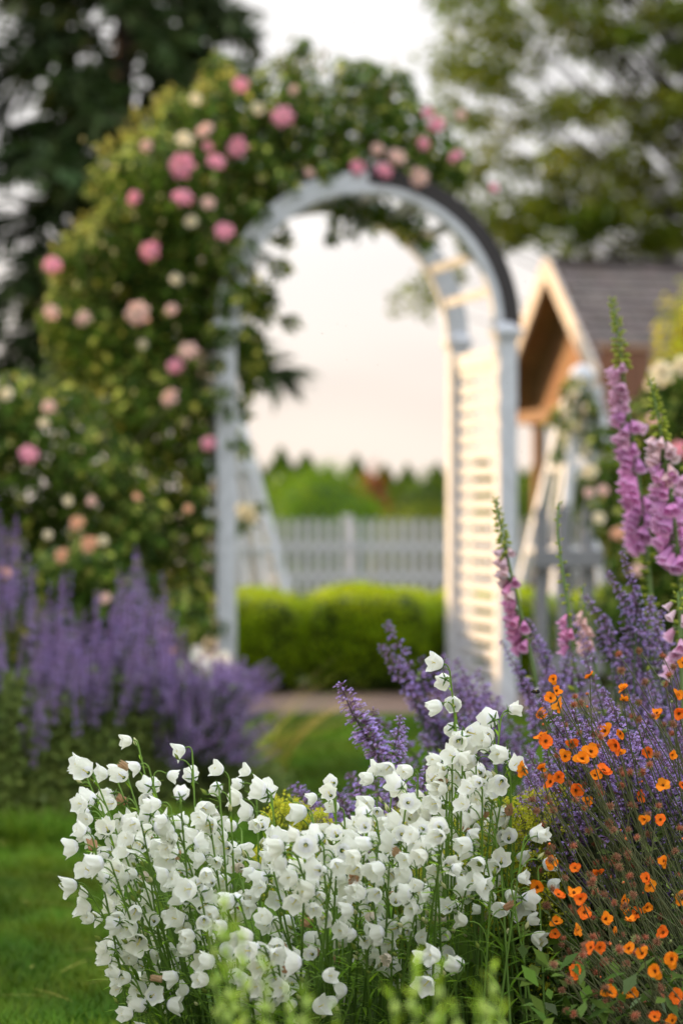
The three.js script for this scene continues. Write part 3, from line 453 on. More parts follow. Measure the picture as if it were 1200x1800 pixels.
// ---------------------------------------------------------------- catmint
function spikeGeo(L, whorls, loose, seed) {
  const b = new MB(), VIO = [0.53, 0.38, 0.72], DK = [0.20, 0.10, 0.16], GR = [0.07, 0.10, 0.045];
  b.tube([V(0, 0, 0), V(U(-0.004, 0.004), L * 0.5, U(-0.004, 0.004)), V(0, L, 0)], 0.0016, 0.0007, 4, GR, DK);
  for (let w = 0; w < whorls; w++) {
    const f = w / (whorls - 1), y = L * (1 - Math.pow(1 - f, loose)) * 0.98, r = lerp(0.0145, 0.0035, Math.pow(f, 1.6)), n = Math.round(lerp(16, 6, f)), open = lerp(1, 0.45, f);
    if (w < whorls * 0.45) for (const s of [0, 3.14]) { const t = s + w * 1.57, d = V(Math.cos(t), 0.1, Math.sin(t)).normalize(); b.leaf(V(0, y - 0.003, 0), d, V(0, 1, 0), lerp(0.022, 0.008, f * 2), lerp(0.011, 0.004, f * 2), vary(GR, 0.2)); }
    for (let k = 0; k < n; k++) {
      const t = U(0, 6.283), o = V(Math.cos(t), U(-0.15, 0.75), Math.sin(t)).normalize(), base = V(Math.cos(t) * r * U(0.15, 0.5), y + U(-0.006, 0.006), Math.sin(t) * r * U(0.15, 0.5));
      const cl = U(0.0055, 0.0075) * (0.6 + 0.4 * open), up = o.clone().cross(V(0, 1, 0)).normalize(), nn = up.clone().cross(o).normalize();
      b.tube([base, base.clone().addScaledVector(o, cl)], 0.0009, 0.0017 * open + 0.0004, 3, vary(DK, 0.3), vary(mixc(DK, VIO, 0.25), 0.2));
      if (R() < 0.30) continue;                                                 // faded: only the calyx is left
      const m = base.clone().addScaledVector(o, cl), e = m.clone().addScaledVector(o, 0.0045 * open), c = vary(VIO, 0.28, 0.12);
      b.tube([m, e], 0.0009, 0.0014, 3, c);
      b.leaf(e, o.clone().multiplyScalar(0.5).addScaledVector(nn, -1).normalize(), o, 0.0072 * open, 0.007 * open, vary(mixc(c, [0.4, 0.3, 0.7], 0.3), 0.15), 0.2);   // lower lip
      b.leaf(e, o.clone().addScaledVector(nn, 0.7).normalize(), nn, 0.0045 * open, 0.0042 * open, c, 0.2);
      for (const sg of [-1, 1]) b.leaf(e, o.clone().multiplyScalar(0.5).addScaledVector(up, sg).normalize(), o, 0.0036 * open, 0.0028 * open, c);
    }
  }
  return b.geo();
}
const SPIKES = [spikeGeo(0.2, 10, 1.35), spikeGeo(0.2, 8, 1.5), spikeGeo(0.2, 12, 1.2), spikeGeo(0.2, 8, 1.7), spikeGeo(0.2, 10, 1.25)];
const SPARSE = [spikeGeo(0.2, 8, 1.6), spikeGeo(0.2, 7, 1.4)];
function catmintPlant(label, base, spikes, leaves, spread, H, leafN, group, thick = 1) {
  const o = thing('catmint', label, 'catmint', base, 0, group), st = new MB(), lf = new MB();
  for (const [tip, foot, kind] of spikes) {
    const t = tip.clone().sub(base), f = foot.clone().sub(base), L = t.distanceTo(f), m = mesh('flower_spike', kind === 'sparse' ? pick(SPARSE) : pick(SPIKES), M.petal, o);
    m.position.copy(f); m.quaternion.copy(aim(t.clone().sub(f).normalize(), U(0, 6))); const s = L / 0.2, w = Math.pow(s, 0.55) * U(0.95, 1.2) * thick; m.scale.set(w, s, w);
    const g = V(U(-0.06, 0.06), 0, U(-0.05, 0.05)), stp = curve(g, V(lerp(g.x, f.x, 0.35), f.y * 0.6, lerp(g.z, f.z, 0.4)), f, 7);
    st.tube(stp, 0.0022, 0.0017, 5, [0.06, 0.09, 0.04]);
    for (let k = 1; k < 8; k++) for (const sg of [0, 3.14]) { const p = stp[k].clone(), q = sg + k * 1.57 + U(-0.3, 0.3), d = V(Math.cos(q), U(-0.1, 0.5), Math.sin(q)).normalize(); lf.leaf(p, d, V(0, 1, 0).addScaledVector(d, -d.y).normalize(), U(0.018, 0.034), U(0.009, 0.017), vary([0.075, 0.115, 0.05], 0.3)); }
    for (const q of [1.2, 4.4]) if (R() < 0.6) { const p = stp[6].clone(), e = p.clone().add(V(Math.cos(q) * 0.03, 0.045, Math.sin(q) * 0.03)); st.tube([p, e], 0.0012, 0.0008, 4, [0.06, 0.09, 0.04]); const k = mesh('side_spike', pick(SPARSE), M.petal, o); k.position.copy(e); k.quaternion.copy(aim(V(Math.cos(q) * 0.5, 1, Math.sin(q) * 0.5).normalize())); k.scale.set(0.8, 0.35, 0.8); }
  }
  for (let k = 0; k < leafN; k++) { const q = rdir(), sh = k % 3 ? U(0.8, 1.05) : Math.sqrt(R()), qy = Math.abs(q.y), p = V(q.x * spread * sh * 1.15, H * (0.02 + Math.pow(qy, 0.8) * sh), (k % 3 ? Math.abs(q.z) * (R() < 0.8 ? 1 : -1) : q.z) * spread * 0.8 * sh); const d = rdir(); d.y = Math.abs(d.y) * 0.7; d.normalize(); lf.leaf(p, d, V(U(-0.7, 0.7), 0.8, U(-0.2, 1.1)).normalize(), U(0.014, 0.030), U(0.008, 0.016), vary(leaves, 0.45, 0.12)); }
  st.to('stem', M.stem, o); lf.to('foliage', M.leaf, o);
  return o;
}
const GREY_GREEN = [0.085, 0.125, 0.068];
{ // left: three big clumps, out of focus
  const top = (x) => x < 35 ? 862 : x < 65 ? 930 : x < 110 ? 1000 : x < 290 ? 960 + 16 * Math.sin(x * 0.05) + 12 * Math.sin(x * 0.23) : x < 335 ? lerp(980, 1130, (x - 290) / 45) : lerp(1160, 1260, clamp((x - 335) / 120, 0, 1));
  const defs = [['catmint clump with the tallest violet spikes, at the left edge beside the lawn', -70, 110, 7.2], ['catmint clump in full violet flower in front of the dark rose shrub', 95, 250, 7.35], ['catmint clump whose violet spikes end just left of the arch post', 230, 345, 7.5]];
  defs.forEach(([label, x0, x1, d], i) => {
    const cx = (x0 + x1) / 2, sp = [];
    for (let k = 0; k < 64; k++) { const x = U(x0 - 15, x1 + 15), q = Math.pow(R(), 0.8), y = top(x) + 8 + q * 205, dd = d + U(-0.4, 0.3) + q * -0.15, len = U(95, 150), lean = (x - cx) * 0.2 + U(-22, 26); sp.push([at(x, y, dd), at(x - lean * 0.7 - 4, y + len, dd + 0.02)]); }
    const o = catmintPlant(label, at(cx, 890, d).setY(0), sp, [0.12, 0.168, 0.085], (x1 - x0) / 2 / F * d + 0.16, 0.43, 24000, null, 0.62);
    o.children.forEach((c) => { if (c.name === 'foliage') c.castShadow = true; });
  });
  const sp = []; for (let k = 0; k < 110; k++) { const x = lerp(270, 440, Math.pow(R(), 0.8)), y = lerp(1185, 1360, R()) + (x < 360 ? -10 : 0), d = U(6.9, 7.5), a = U(30, 75); sp.push([at(x + a * 0.9, y - a * U(0.3, 0.75), d), at(x, y, d)]); }
  catmintPlant('low sprawling catmint leaning right, below the left arch post', at(330, 890, 7.3).setY(0), sp, [0.08, 0.115, 0.06], 0.3, 0.22, 5200, null, 0.75);
}
{ // right
  const S = (x0, y0, x1, y1, d, kind) => [at(x0, y0, d), at(x1, y1, d + 0.02), kind];
  catmintPlant('catmint with one long violet spike leaning left above the white bellflowers', at(760, 890, 4.0).setY(0), [S(597, 1200, 648, 1300, 3.72), S(640, 1278, 700, 1400, 3.72), S(614, 1232, 660, 1320, 3.75), S(652, 1290, 705, 1420, 3.8), S(512, 1378, 580, 1485, 4.0), S(538, 1400, 600, 1490, 4.0), S(612, 1360, 662, 1480, 4.1), S(640, 1400, 680, 1500, 4.1), S(560, 1430, 610, 1520, 4.0), S(590, 1390, 640, 1500, 4.1), S(665, 1390, 700, 1490, 4.1), S(525, 1385, 585, 1480, 3.95), S(550, 1405, 605, 1500, 3.9), S(575, 1415, 625, 1510, 4.0), S(628, 1375, 668, 1470, 3.9), S(655, 1365, 690, 1460, 4.0), S(600, 1405, 645, 1500, 3.9), S(685, 1350, 730, 1450, 4.0), S(705, 1370, 745, 1470, 4.0)], GREY_GREEN, 0.22, 0.25, 700, null, 1.6);
  catmintPlant('out of focus catmint with airy violet spikes in front of the clipped hedge', at(830, 890, 4.6).setY(0), [S(678, 1095, 735, 1190, 4.45), S(670, 1135, 735, 1240, 4.45), S(700, 1160, 770, 1290, 4.5), S(740, 1200, 790, 1310, 4.5), S(725, 1230, 770, 1330, 4.5), S(755, 1260, 800, 1360, 4.5, 'sparse'), S(800, 1160, 850, 1260, 4.5), S(838, 1180, 880, 1280, 4.55, 'sparse'), S(820, 1235, 860, 1340, 4.4), S(665, 1262, 730, 1330, 4.5, 'sparse'), S(700, 1320, 760, 1400, 4.4, 'sparse'), S(860, 1250, 900, 1360, 4.4, 'sparse'), S(825, 1290, 870, 1400, 4.3), S(790, 1230, 830, 1330, 4.3), S(760, 1180, 810, 1280, 4.5), S(812, 1190, 855, 1290, 4.45), S(850, 1220, 890, 1320, 4.4), S(740, 1290, 785, 1390, 4.4), S(775, 1150, 815, 1240, 4.5)], GREY_GREEN, 0.2, 0.3, 500, null, 1.25);
  const spots = (n, x0, x1, yf, dl, dh, l0, l1) => { const o = []; for (let k = 0; k < n; k++) { const x = lerp(x0, x1, (k + R()) / n), y = yf(x) + Math.pow(R(), 0.85) * (1420 - yf(x)), l = U(l0, l1), d = U(dl, dh); o.push(S(x, y, x + l * U(0.15, 0.6), y + l, d)); } return o; };
  const first = [S(880, 1125, 925, 1210, 4.3), S(905, 1170, 945, 1260, 4.3), S(920, 1085, 960, 1160, 4.4), S(935, 1130, 980, 1210, 4.4), S(1065, 1005, 1120, 1090, 4.2), S(1092, 968, 1120, 1060, 4.2), S(1025, 1045, 1075, 1120, 4.3), S(1060, 1080, 1090, 1180, 4.3), S(1110, 1040, 1140, 1130, 4.2), S(1140, 1060, 1170, 1160, 4.2), S(1000, 1075, 1040, 1160, 4.4)];
  catmintPlant('catmint with violet spikes between the two foxgloves right of the arch', at(1000, 890, 4.4).setY(0), [...first.slice(0, 4), ...spots(26, 890, 1030, (x) => 1150 - (x - 890) * 0.1, 4.1, 4.5, 80, 130)], GREY_GREEN, 0.25, 0.35, 900);
  catmintPlant('tall dense violet catmint at the right edge below the pink foxgloves', at(1150, 890, 4.2).setY(0), [...first.slice(4), ...spots(46, 1020, 1215, (x) => 1120 - (x - 1020) * 0.25, 3.95, 4.35, 80, 130)], GREY_GREEN, 0.3, 0.4, 1200);
  catmintPlant('sharp violet catmint mixed with the orange flowers', at(1100, 890, 3.65).setY(0), [S(950, 1228, 1000, 1310, 3.5), S(965, 1290, 1010, 1350, 3.5), S(1058, 1210, 1095, 1290, 3.55), S(1000, 1235, 1030, 1310, 3.6), S(1080, 1260, 1120, 1340, 3.6), S(985, 1270, 1030, 1350, 3.55), S(1030, 1265, 1070, 1350, 3.6), ...spots(60, 905, 1215, (x) => 1245 + Math.max(0, 980 - x) * 0.9, 3.45, 3.85, 65, 110), ...spots(16, 960, 1180, () => 1390, 3.5, 3.8, 60, 100).map(([a, b]) => [a.add(V(0, -0.09, 0)), b.add(V(0, -0.09, 0))])], GREY_GREEN, 0.32, 0.5, 2200);
}

// ---------------------------------------------------------------- foxgloves
function foxBell(L, r, c, flare) {
  const b = new MB(), nt = 6, nq = 12, LIP = mixc(c, [0.85, 0.7, 0.8], 0.45);
  for (let i = 0; i <= nt; i++) for (let j = 0; j < nq; j++) { const t = i / nt, q = j / nq * 6.283, rr = r * (t < 0.12 ? lerp(0.3, 0.5, t / 0.12) : lerp(0.5, 1, sstep(t, 0.1, 0.75)) * (t > 0.85 ? 1 + flare * (t - 0.85) * 4 : 1)) * (1 + (t > 0.8 ? 0.07 * Math.cos(q * 4) : 0)), lipl = Math.cos(q) > 0 ? 0.16 * Math.cos(q) * t * t : 0; b.v(V(Math.cos(q) * rr, L * (t + lipl), Math.sin(q) * rr), V(0, 1, 0), vary(mixc(c, LIP, sstep(t, 0.8, 1)), 0.08, 0.04)); }
  for (let i = 0; i < nt; i++) for (let j = 0; j < nq; j++) { const a = i * nq + j, e = i * nq + (j + 1) % nq; b.i.push(a, e, a + nq, e, e + nq, a + nq); }
  for (let k = 0; k < 5; k++) { const t = k * 1.2566, o = V(Math.cos(t), 0.35, Math.sin(t)).normalize(); b.leaf(V(0, -0.001, 0), o, V(-o.x * 0.3, 1, -o.z * 0.3).normalize(), r * 1.1, r * 0.6, [0.13, 0.2, 0.05]); }
  for (let k = 0; k < 14; k++) { const q = U(-0.8, 0.8), t = U(0.55, 0.98); b.leaf(V(Math.cos(q) * r * 0.9, L * t, Math.sin(q) * r * 0.9), V(0, 1, 0), V(-Math.cos(q), 0, -Math.sin(q)), r * 0.14, r * 0.12, [0.25, 0.03, 0.12]); }
  return b.geo(true);
}
const foxSet = (c) => [0, 1, 2].map(() => foxBell(0.030, 0.0088, vary(c, 0.12, 0.06), 0.9));
const FOX = { mauve: foxSet([0.68, 0.31, 0.58]), light: foxSet([0.70, 0.40, 0.58]), pinkish: foxSet([0.66, 0.26, 0.46]), peach: foxSet([0.76, 0.5, 0.42]), pale: foxSet([0.76, 0.56, 0.58]) };
const foxBud = (() => { const b = new MB(); b.add(new THREE.SphereGeometry(0.5, 7, 5), new THREE.Matrix4().makeScale(0.5, 1, 0.5), [0.24, 0.28, 0.09]); for (let k = 0; k < 5; k++) { const t = k * 1.2566, o = V(Math.cos(t), 0, Math.sin(t)); b.leaf(V(0, -0.5, 0), V(o.x * 0.6, 1, o.z * 0.6).normalize(), o, 0.8, 0.4, [0.12, 0.19, 0.04]); } return b.geo(); })();
// pts: photo places from tip to foot; y0..y1: rows of open bells; face: way most bells look
function foxglove(label, path, d, y0, y1, n, sets, budLen, face, scale = 1, capsules = 0) {
  const foot = path[path.length - 1], o = thing('foxglove', label, 'foxglove', at(foot[0], 890, d).setY(0)), st = new MB(), lf = new MB();
  const pts = path.map(([x, y]) => at(x, y, d).sub(o.position)), g = V(0.02, 0, 0.02), cv = new THREE.CatmullRomCurve3([...pts, g]);
  const along = cv.getPoints(90), row = (p) => HOR - (p.y - EYE) * F / d;
  st.tube(along.slice().reverse(), 0.0065 * scale, 0.0016, 7, [0.11, 0.17, 0.05], [0.17, 0.26, 0.07]);
  const find = (y) => { let b = along[0], e = 1e9, id = 0; along.forEach((p, k) => { const q = Math.abs(row(p) - y); if (q < e) { e = q; b = p; id = k; } }); return [b, id]; };
  for (let k = 0; k < n; k++) {
    const f = (k + U(0, 0.6)) / n, y = lerp(y0, y1, f), [p] = find(y), q = face + (R() + R() - 1) * 2.1, s = scale * lerp(0.62, 1.05, Math.pow(f, 0.5)), o2 = V(Math.cos(q), 0, Math.sin(q)), dir = o2.clone().multiplyScalar(0.72).add(V(0, -lerp(0.5, 0.95, R()), 0)).normalize();
    const a = p.clone().add(V(0, U(-0.006, 0.006), 0)), j = a.clone().addScaledVector(o2, 0.011 * scale).add(V(0, 0.003, 0));
    st.tube([a, j], 0.0013, 0.001, 4, [0.13, 0.2, 0.05]);
    const set = f < 0.2 ? sets[0] : f < 0.45 && R() < 0.5 ? sets[0] : sets[1], m = mesh('flower_bell', pick(FOX[set]), M.petal, o); m.position.copy(j); m.quaternion.copy(aim(dir)); const e = new THREE.Quaternion().setFromAxisAngle(dir, U(-0.5, 0.5)); m.quaternion.premultiply(e); m.scale.setScalar(s);
  }
  const tip = row(along[0]);
  for (let k = 0; k < budLen; k++) { const f = k / budLen, y = lerp(tip + 3, y0 + 12, f), [p] = find(y), q = k * 2.4 + U(-0.4, 0.4), o2 = V(Math.cos(q), lerp(0.9, -0.45, f), Math.sin(q)).normalize(), m = mesh('bud', foxBud, M.leaf, o), s = lerp(0.0075, 0.0165, f) * scale; m.position.copy(p).addScaledVector(o2, s * 0.6 + 0.003); m.quaternion.copy(aim(o2)); m.scale.set(s, s * 1.15, s); if (k % 2) lf.leaf(p, V(o2.x, o2.y + 0.5, o2.z).normalize(), V(-o2.x, 1, -o2.z).normalize(), lerp(0.008, 0.02, f) * scale, 0.004 * scale, [0.1, 0.17, 0.04]); }
  for (let k = 0; k < capsules; k++) { const y = lerp(y1 + 20, y1 + 240, (k + R()) / capsules), [p] = find(y), q = U(0, 6.28), o2 = V(Math.cos(q), 0.5, Math.sin(q)).normalize(), m = mesh('seed_capsule', foxBud, M.leaf, o); m.position.copy(p).addScaledVector(o2, 0.013); m.quaternion.copy(aim(o2)); m.scale.set(0.014, 0.017, 0.014); for (let e = 0; e < 2; e++) { const d3 = V(o2.x + U(-0.5, 0.5), U(-0.2, 0.6), o2.z + U(-0.5, 0.5)).normalize(); lf.leaf(p, d3, V(0, 1, 0), U(0.015, 0.03), 0.008, vary([0.13, 0.2, 0.045], 0.25)); } }
  for (let k = 0; k < 16; k++) { const q = U(0, 6.28), h = U(0.02, 0.35), d3 = V(Math.cos(q), U(0.1, 0.6), Math.sin(q)).normalize(); lf.blade(V(0.02, h, 0.02), d3, V(d3.x * 0.4, -0.7, d3.z * 0.4), U(0.1, 0.2), U(0.03, 0.05), vary([0.06, 0.1, 0.03], 0.2), 5); }
  st.to('stem', M.stem, o); lf.to('foliage', M.leaf, o); return o;
}
foxglove('tallest foxglove, mauve bells under a long green tip, in front of the shed roof', [[1073, 524], [1086, 590], [1100, 700], [1118, 820], [1135, 960], [1150, 1150], [1162, 1400]], 4.75, 640, 955, 84, ['light', 'mauve'], 46, 2.6, 1.02, 46);
foxglove('foxglove with pink-mauve bells at the right edge, lower than the tallest one', [[1141, 668], [1155, 730], [1172, 830], [1188, 950], [1200, 1100], [1210, 1400]], 4.45, 765, 985, 76, ['pale', 'mauve'], 40, 2.7, 1.0, 30);
foxglove('slender leaning foxglove with pink bells in front of the right arch post', [[869, 876], [880, 930], [896, 1000], [915, 1080], [938, 1180], [960, 1330]], 4.35, 965, 1140, 44, ['pale', 'pinkish'], 44, 3.0, 0.8, 4);
foxglove('thin foxglove gone over, bare green spire with a few pink bells at its foot', [[982, 884], [979, 930], [985, 985], [998, 1070], [1010, 1180], [1020, 1330]], 4.3, 1080, 1140, 8, ['pinkish', 'pinkish'], 26, 2.9, 0.7, 8);
foxglove('small peach foxglove between violet catmint spikes', [[1022, 1030], [1028, 1080], [1038, 1130], [1050, 1200], [1060, 1330]], 4.5, 1075, 1140, 9, ['peach', 'peach'], 10, 2.6, 0.75, 4);
foxglove('pale pink foxglove cut by the right edge, low among the catmint', [[1190, 1040], [1194, 1090], [1196, 1170], [1204, 1300]], 4.0, 1065, 1180, 11, ['pale', 'light'], 8, 2.4, 0.85, 0);
foxglove('foxglove half outside the right edge behind the pink-mauve one', [[1215, 700], [1212, 800], [1210, 930], [1215, 1120], [1220, 1400]], 4.7, 830, 980, 26, ['light', 'mauve'], 20, 2.6, 1.0, 14);

// ---------------------------------------------------------------- white bellflowers
function bellGeo(o) {                                                           // mouth along +y, length about one
  const b = new MB(), nt = 9, nq = 40, W = o.white ?? [0.90, 0.90, 0.925], ph = U(0, 6.28), wob = o.wob ?? 0.05;
  for (let i = 0; i <= nt; i++) for (let j = 0; j < nq; j++) {
    const t = i / nt, q = j / nq * 6.28319, tri = 1 - Math.abs(((q * 5 / 6.28319) % 1) * 2 - 1);       // 1 on a lobe's middle line
    let r = t < 0.15 ? lerp(0.08, 0.30, Math.sin(t / 0.15 * 1.57)) : lerp(0.30, o.mouth, Math.pow((t - 0.15) / 0.85, o.pow));
    r *= 1 + 0.035 * (tri > 0.8 ? 1 : 0) * t - 0.05 * (1 - tri) * sstep(t, 0.3, 0.9) + wob * Math.sin(q * 2 + ph + t * 2) * t + wob * 0.7 * Math.sin(q * 7 + ph * 2 + t * 5) * t;
    const lobe = sstep(t, 0.55, 1), y = t * 0.86 + lobe * (Math.pow(tri, 0.85) * 0.23 - 0.09), curl = lobe * lobe * Math.pow(tri, 1.3) * o.curl;
    b.v(V(Math.cos(q) * (r + curl), y - curl * 0.35, Math.sin(q) * (r + curl)), V(0, 1, 0), mixc(vary(W, 0.02, 0.01), o.base ?? [0.8, 0.82, 0.6], 0.5 * sstep(t, 0.3, 0)));
  }
  for (let i = 0; i < nt; i++) for (let j = 0; j < nq; j++) { const a = i * nq + j, e = i * nq + (j + 1) % nq; b.i.push(a, a + nq, e, e, a + nq, e + nq); }
  if (!o.shut) { b.tube([V(0, 0.1, 0), V(0.02, 0.45, 0), V(0, 0.68, 0.02)], 0.05, 0.03, 5, [0.74, 0.68, 0.2]); for (let k = 0; k < 3; k++) { const t = k * 2.09 + ph, d = V(Math.cos(t) * 0.8, 0.7, Math.sin(t) * 0.8).normalize(); b.tube([V(0, 0.66, 0.02), V(0, 0.66, 0.02).addScaledVector(d, 0.14)], 0.03, 0.015, 4, [0.78, 0.72, 0.28]); } }
  b.add(new THREE.SphereGeometry(0.13, 8, 6), new THREE.Matrix4().makeScale(1, 0.9, 1), [0.10, 0.18, 0.04]);
  for (let k = 0; k < 5; k++) { const t = k * 1.2566 + U(-0.2, 0.2), ox = Math.cos(t), oz = Math.sin(t); b.blade(V(ox * 0.1, -0.03, oz * 0.1), V(ox, U(-0.1, 0.2), oz).normalize(), V(ox * 0.1, U(-0.3, 0.55), oz * 0.1), U(0.40, 0.54), 0.14, [0.08, 0.16, 0.03], 3, [0.13, 0.22, 0.05], 0.2); }
  return b.geo(true);
}
const BELLS = [{ mouth: 0.62, pow: 0.6, curl: 0.07 }, { mouth: 0.68, pow: 0.68, curl: 0.11, wob: 0.07 }, { mouth: 0.56, pow: 0.5, curl: 0.03, wob: 0.09 }, { mouth: 0.70, pow: 0.75, curl: 0.16 }, { mouth: 0.52, pow: 0.48, curl: -0.04, wob: 0.08 }, { mouth: 0.64, pow: 0.62, curl: 0.07, wob: 0.13 }, { mouth: 0.60, pow: 0.58, curl: 0.09, wob: 0.11, white: [0.87, 0.86, 0.83] }].map(bellGeo);
const WILTED = [bellGeo({ mouth: 0.30, pow: 0.6, curl: 0.05, wob: 0.28, white: [0.50, 0.30, 0.16], base: [0.35, 0.2, 0.1], shut: 1 }), bellGeo({ mouth: 0.24, pow: 0.5, curl: -0.1, wob: 0.3, white: [0.62, 0.44, 0.27], base: [0.4, 0.25, 0.12], shut: 1 }), bellGeo({ mouth: 0.42, pow: 0.7, curl: -0.15, wob: 0.25, white: [0.78, 0.72, 0.62], base: [0.6, 0.5, 0.35], shut: 1 })];
const BUDS = [0, 1].map((w) => { const b = new MB(), c = w ? [0.62, 0.62, 0.32] : [0.26, 0.33, 0.06]; const pf = []; for (let k = 0; k <= 8; k++) { const t = k / 8; pf.push(new THREE.Vector2(0.001 + 0.2 * Math.sin(Math.PI * Math.pow(t, 0.75)) * (1 - 0.25 * t), t * 0.95)); } b.add(new THREE.LatheGeometry(pf, 9), new THREE.Matrix4(), c); for (let k = 0; k < 5; k++) { const t = k * 1.2566, o = V(Math.cos(t), 0, Math.sin(t)); b.blade(V(o.x * 0.07, 0, o.z * 0.07), V(o.x * 0.55, 1, o.z * 0.55).normalize(), V(-o.x * 0.3, 0.3, -o.z * 0.3), 0.62, 0.13, [0.10, 0.18, 0.035], 3, [0.16, 0.25, 0.05], 0.2); } return b.geo(true); });
const SIZE = 0.0210;
const GREEN = [0.05, 0.115, 0.012], LGREEN = [0.13, 0.235, 0.025];
function bellDir(right) { const q = R() < 0.2 ? U(0, 6.28) : right ? U(-0.7, 0.9) : 3.14159 + U(-0.5, 1.6) * -1; return V(Math.cos(q), U(-0.5, 0.5), Math.abs(Math.sin(q)) * (R() < 0.8 ? 0.75 : -1)).normalize(); }
// stems: tips in the photo, [x, y, first bell at the tip, faces right, number of bells]
function bellPlant(label, baseX, d, tips, leaves = 60) {
  const o = thing('bellflower', label, 'bellflower', at(baseX, 890, d).setY(0), 0), lf = new MB();
  for (const [tx, ty, n, right, dz, look] of tips) {
    const tip = at(tx, ty, d + dz).sub(o.position), g = V(U(-0.07, 0.07) + (tip.x) * 0.25, 0, U(-0.05, 0.05) + dz * 0.6), mid = V(lerp(g.x, tip.x, 0.42), tip.y * 0.55, lerp(g.z, tip.z, 0.5)), cv = curve(g, mid, tip, 26), st = new MB();
    st.tube(cv, 0.0025, 0.0012, 6, GREEN, LGREEN);
    const holder = mesh('flower_stem', new THREE.BufferGeometry(), M.stem, o);
    const span = clamp(n * 0.038, 0.05, 0.32), Ls = cv[26].distanceTo(cv[13]) + cv[13].distanceTo(cv[0]);
    for (let k = 0; k < n + 2; k++) {
      const back = k === 0 ? 0 : (k / (n + 1)) * span + U(-0.008, 0.008), f = clamp(1 - back / Ls, 0, 1), id = Math.min(25, Math.floor(f * 26)), p = cv[id].clone().lerp(cv[id + 1], f * 26 - id), ax = cv[id + 1].clone().sub(cv[id]).normalize();
      const roll = R(), dir = bellDir(right);
      const ped = k === 0 ? U(0.006, 0.014) : U(0.014, 0.038), e = p.clone().addScaledVector(dir, ped * 0.8).addScaledVector(ax, ped * 0.7);
      const endDir = dir.clone(), kind = k === n + 1 || (k > 0 && roll < 0.21) ? 'bud' : roll < 0.265 && k > 0 ? 'wilted' : 'bell';
      st.tube(curve(p, p.clone().addScaledVector(ax, ped * 0.9).addScaledVector(dir, ped * 0.2), e, 5), 0.0011, 0.0009, 5, LGREEN);
      lf.blade(p, ax.clone().multiplyScalar(0.7).add(dir).normalize(), V(dir.x * 0.3, -0.3, dir.z * 0.3), U(0.015, 0.028), U(0.003, 0.005), vary(LGREEN, 0.2), 3);
      if (kind === 'bell') { const m = mesh('flower_bell', pick(BELLS), M.white_petal, holder); m.position.copy(e); m.quaternion.copy(aim(endDir, U(0, 6))); const s = SIZE * U(0.74, 1.2) * (k > n - 1 ? 0.9 : 1), w = U(0.93, 1.1); m.scale.set(s * w, s, s * U(0.93, 1.08)); if (k === 0) m.userData.tip = 1; }
      else if (kind === 'wilted') { const m = mesh('wilted_bell', pick(WILTED), M.white_petal, holder); m.position.copy(e); m.quaternion.copy(aim(endDir.add(V(0, 0.5, 0)).normalize(), U(0, 6))); m.scale.setScalar(SIZE * U(0.75, 1)); }
      else { const m = mesh('flower_bud', pick(BUDS), M.petal, holder); m.position.copy(e); m.quaternion.copy(aim(ax.clone().multiplyScalar(0.9).addScaledVector(dir, 0.7).normalize(), U(0, 6))); m.scale.setScalar(SIZE * U(0.55, 0.85)); }
    }
    holder.geometry = st.geo();
    for (let k = 0; k < 13; k++) { const id = Math.floor(U(1, 20)), p = cv[id], q = U(0, 6.28), d = V(Math.cos(q), U(0.2, 0.9), Math.sin(q)).normalize(); lf.blade(p, d, V(d.x * 0.4, -0.6, d.z * 0.4), U(0.04, 0.085), U(0.0035, 0.007), vary(GREEN, 0.3, 0.15), 4, vary(LGREEN, 0.2)); }
  }
  for (let k = 0; k < leaves; k++) { const q = U(0, 6.28), d = V(Math.cos(q), U(0.2, 1.2), Math.sin(q)).normalize(); lf.blade(V(U(-0.12, 0.12), U(0, 0.1), U(-0.1, 0.1)), d, V(d.x * 0.5, -0.6, d.z * 0.5), U(0.1, 0.24), U(0.006, 0.011), vary(GREEN, 0.3, 0.15), 6); }
  lf.to('foliage', M.leaf, o);
  return o;
}
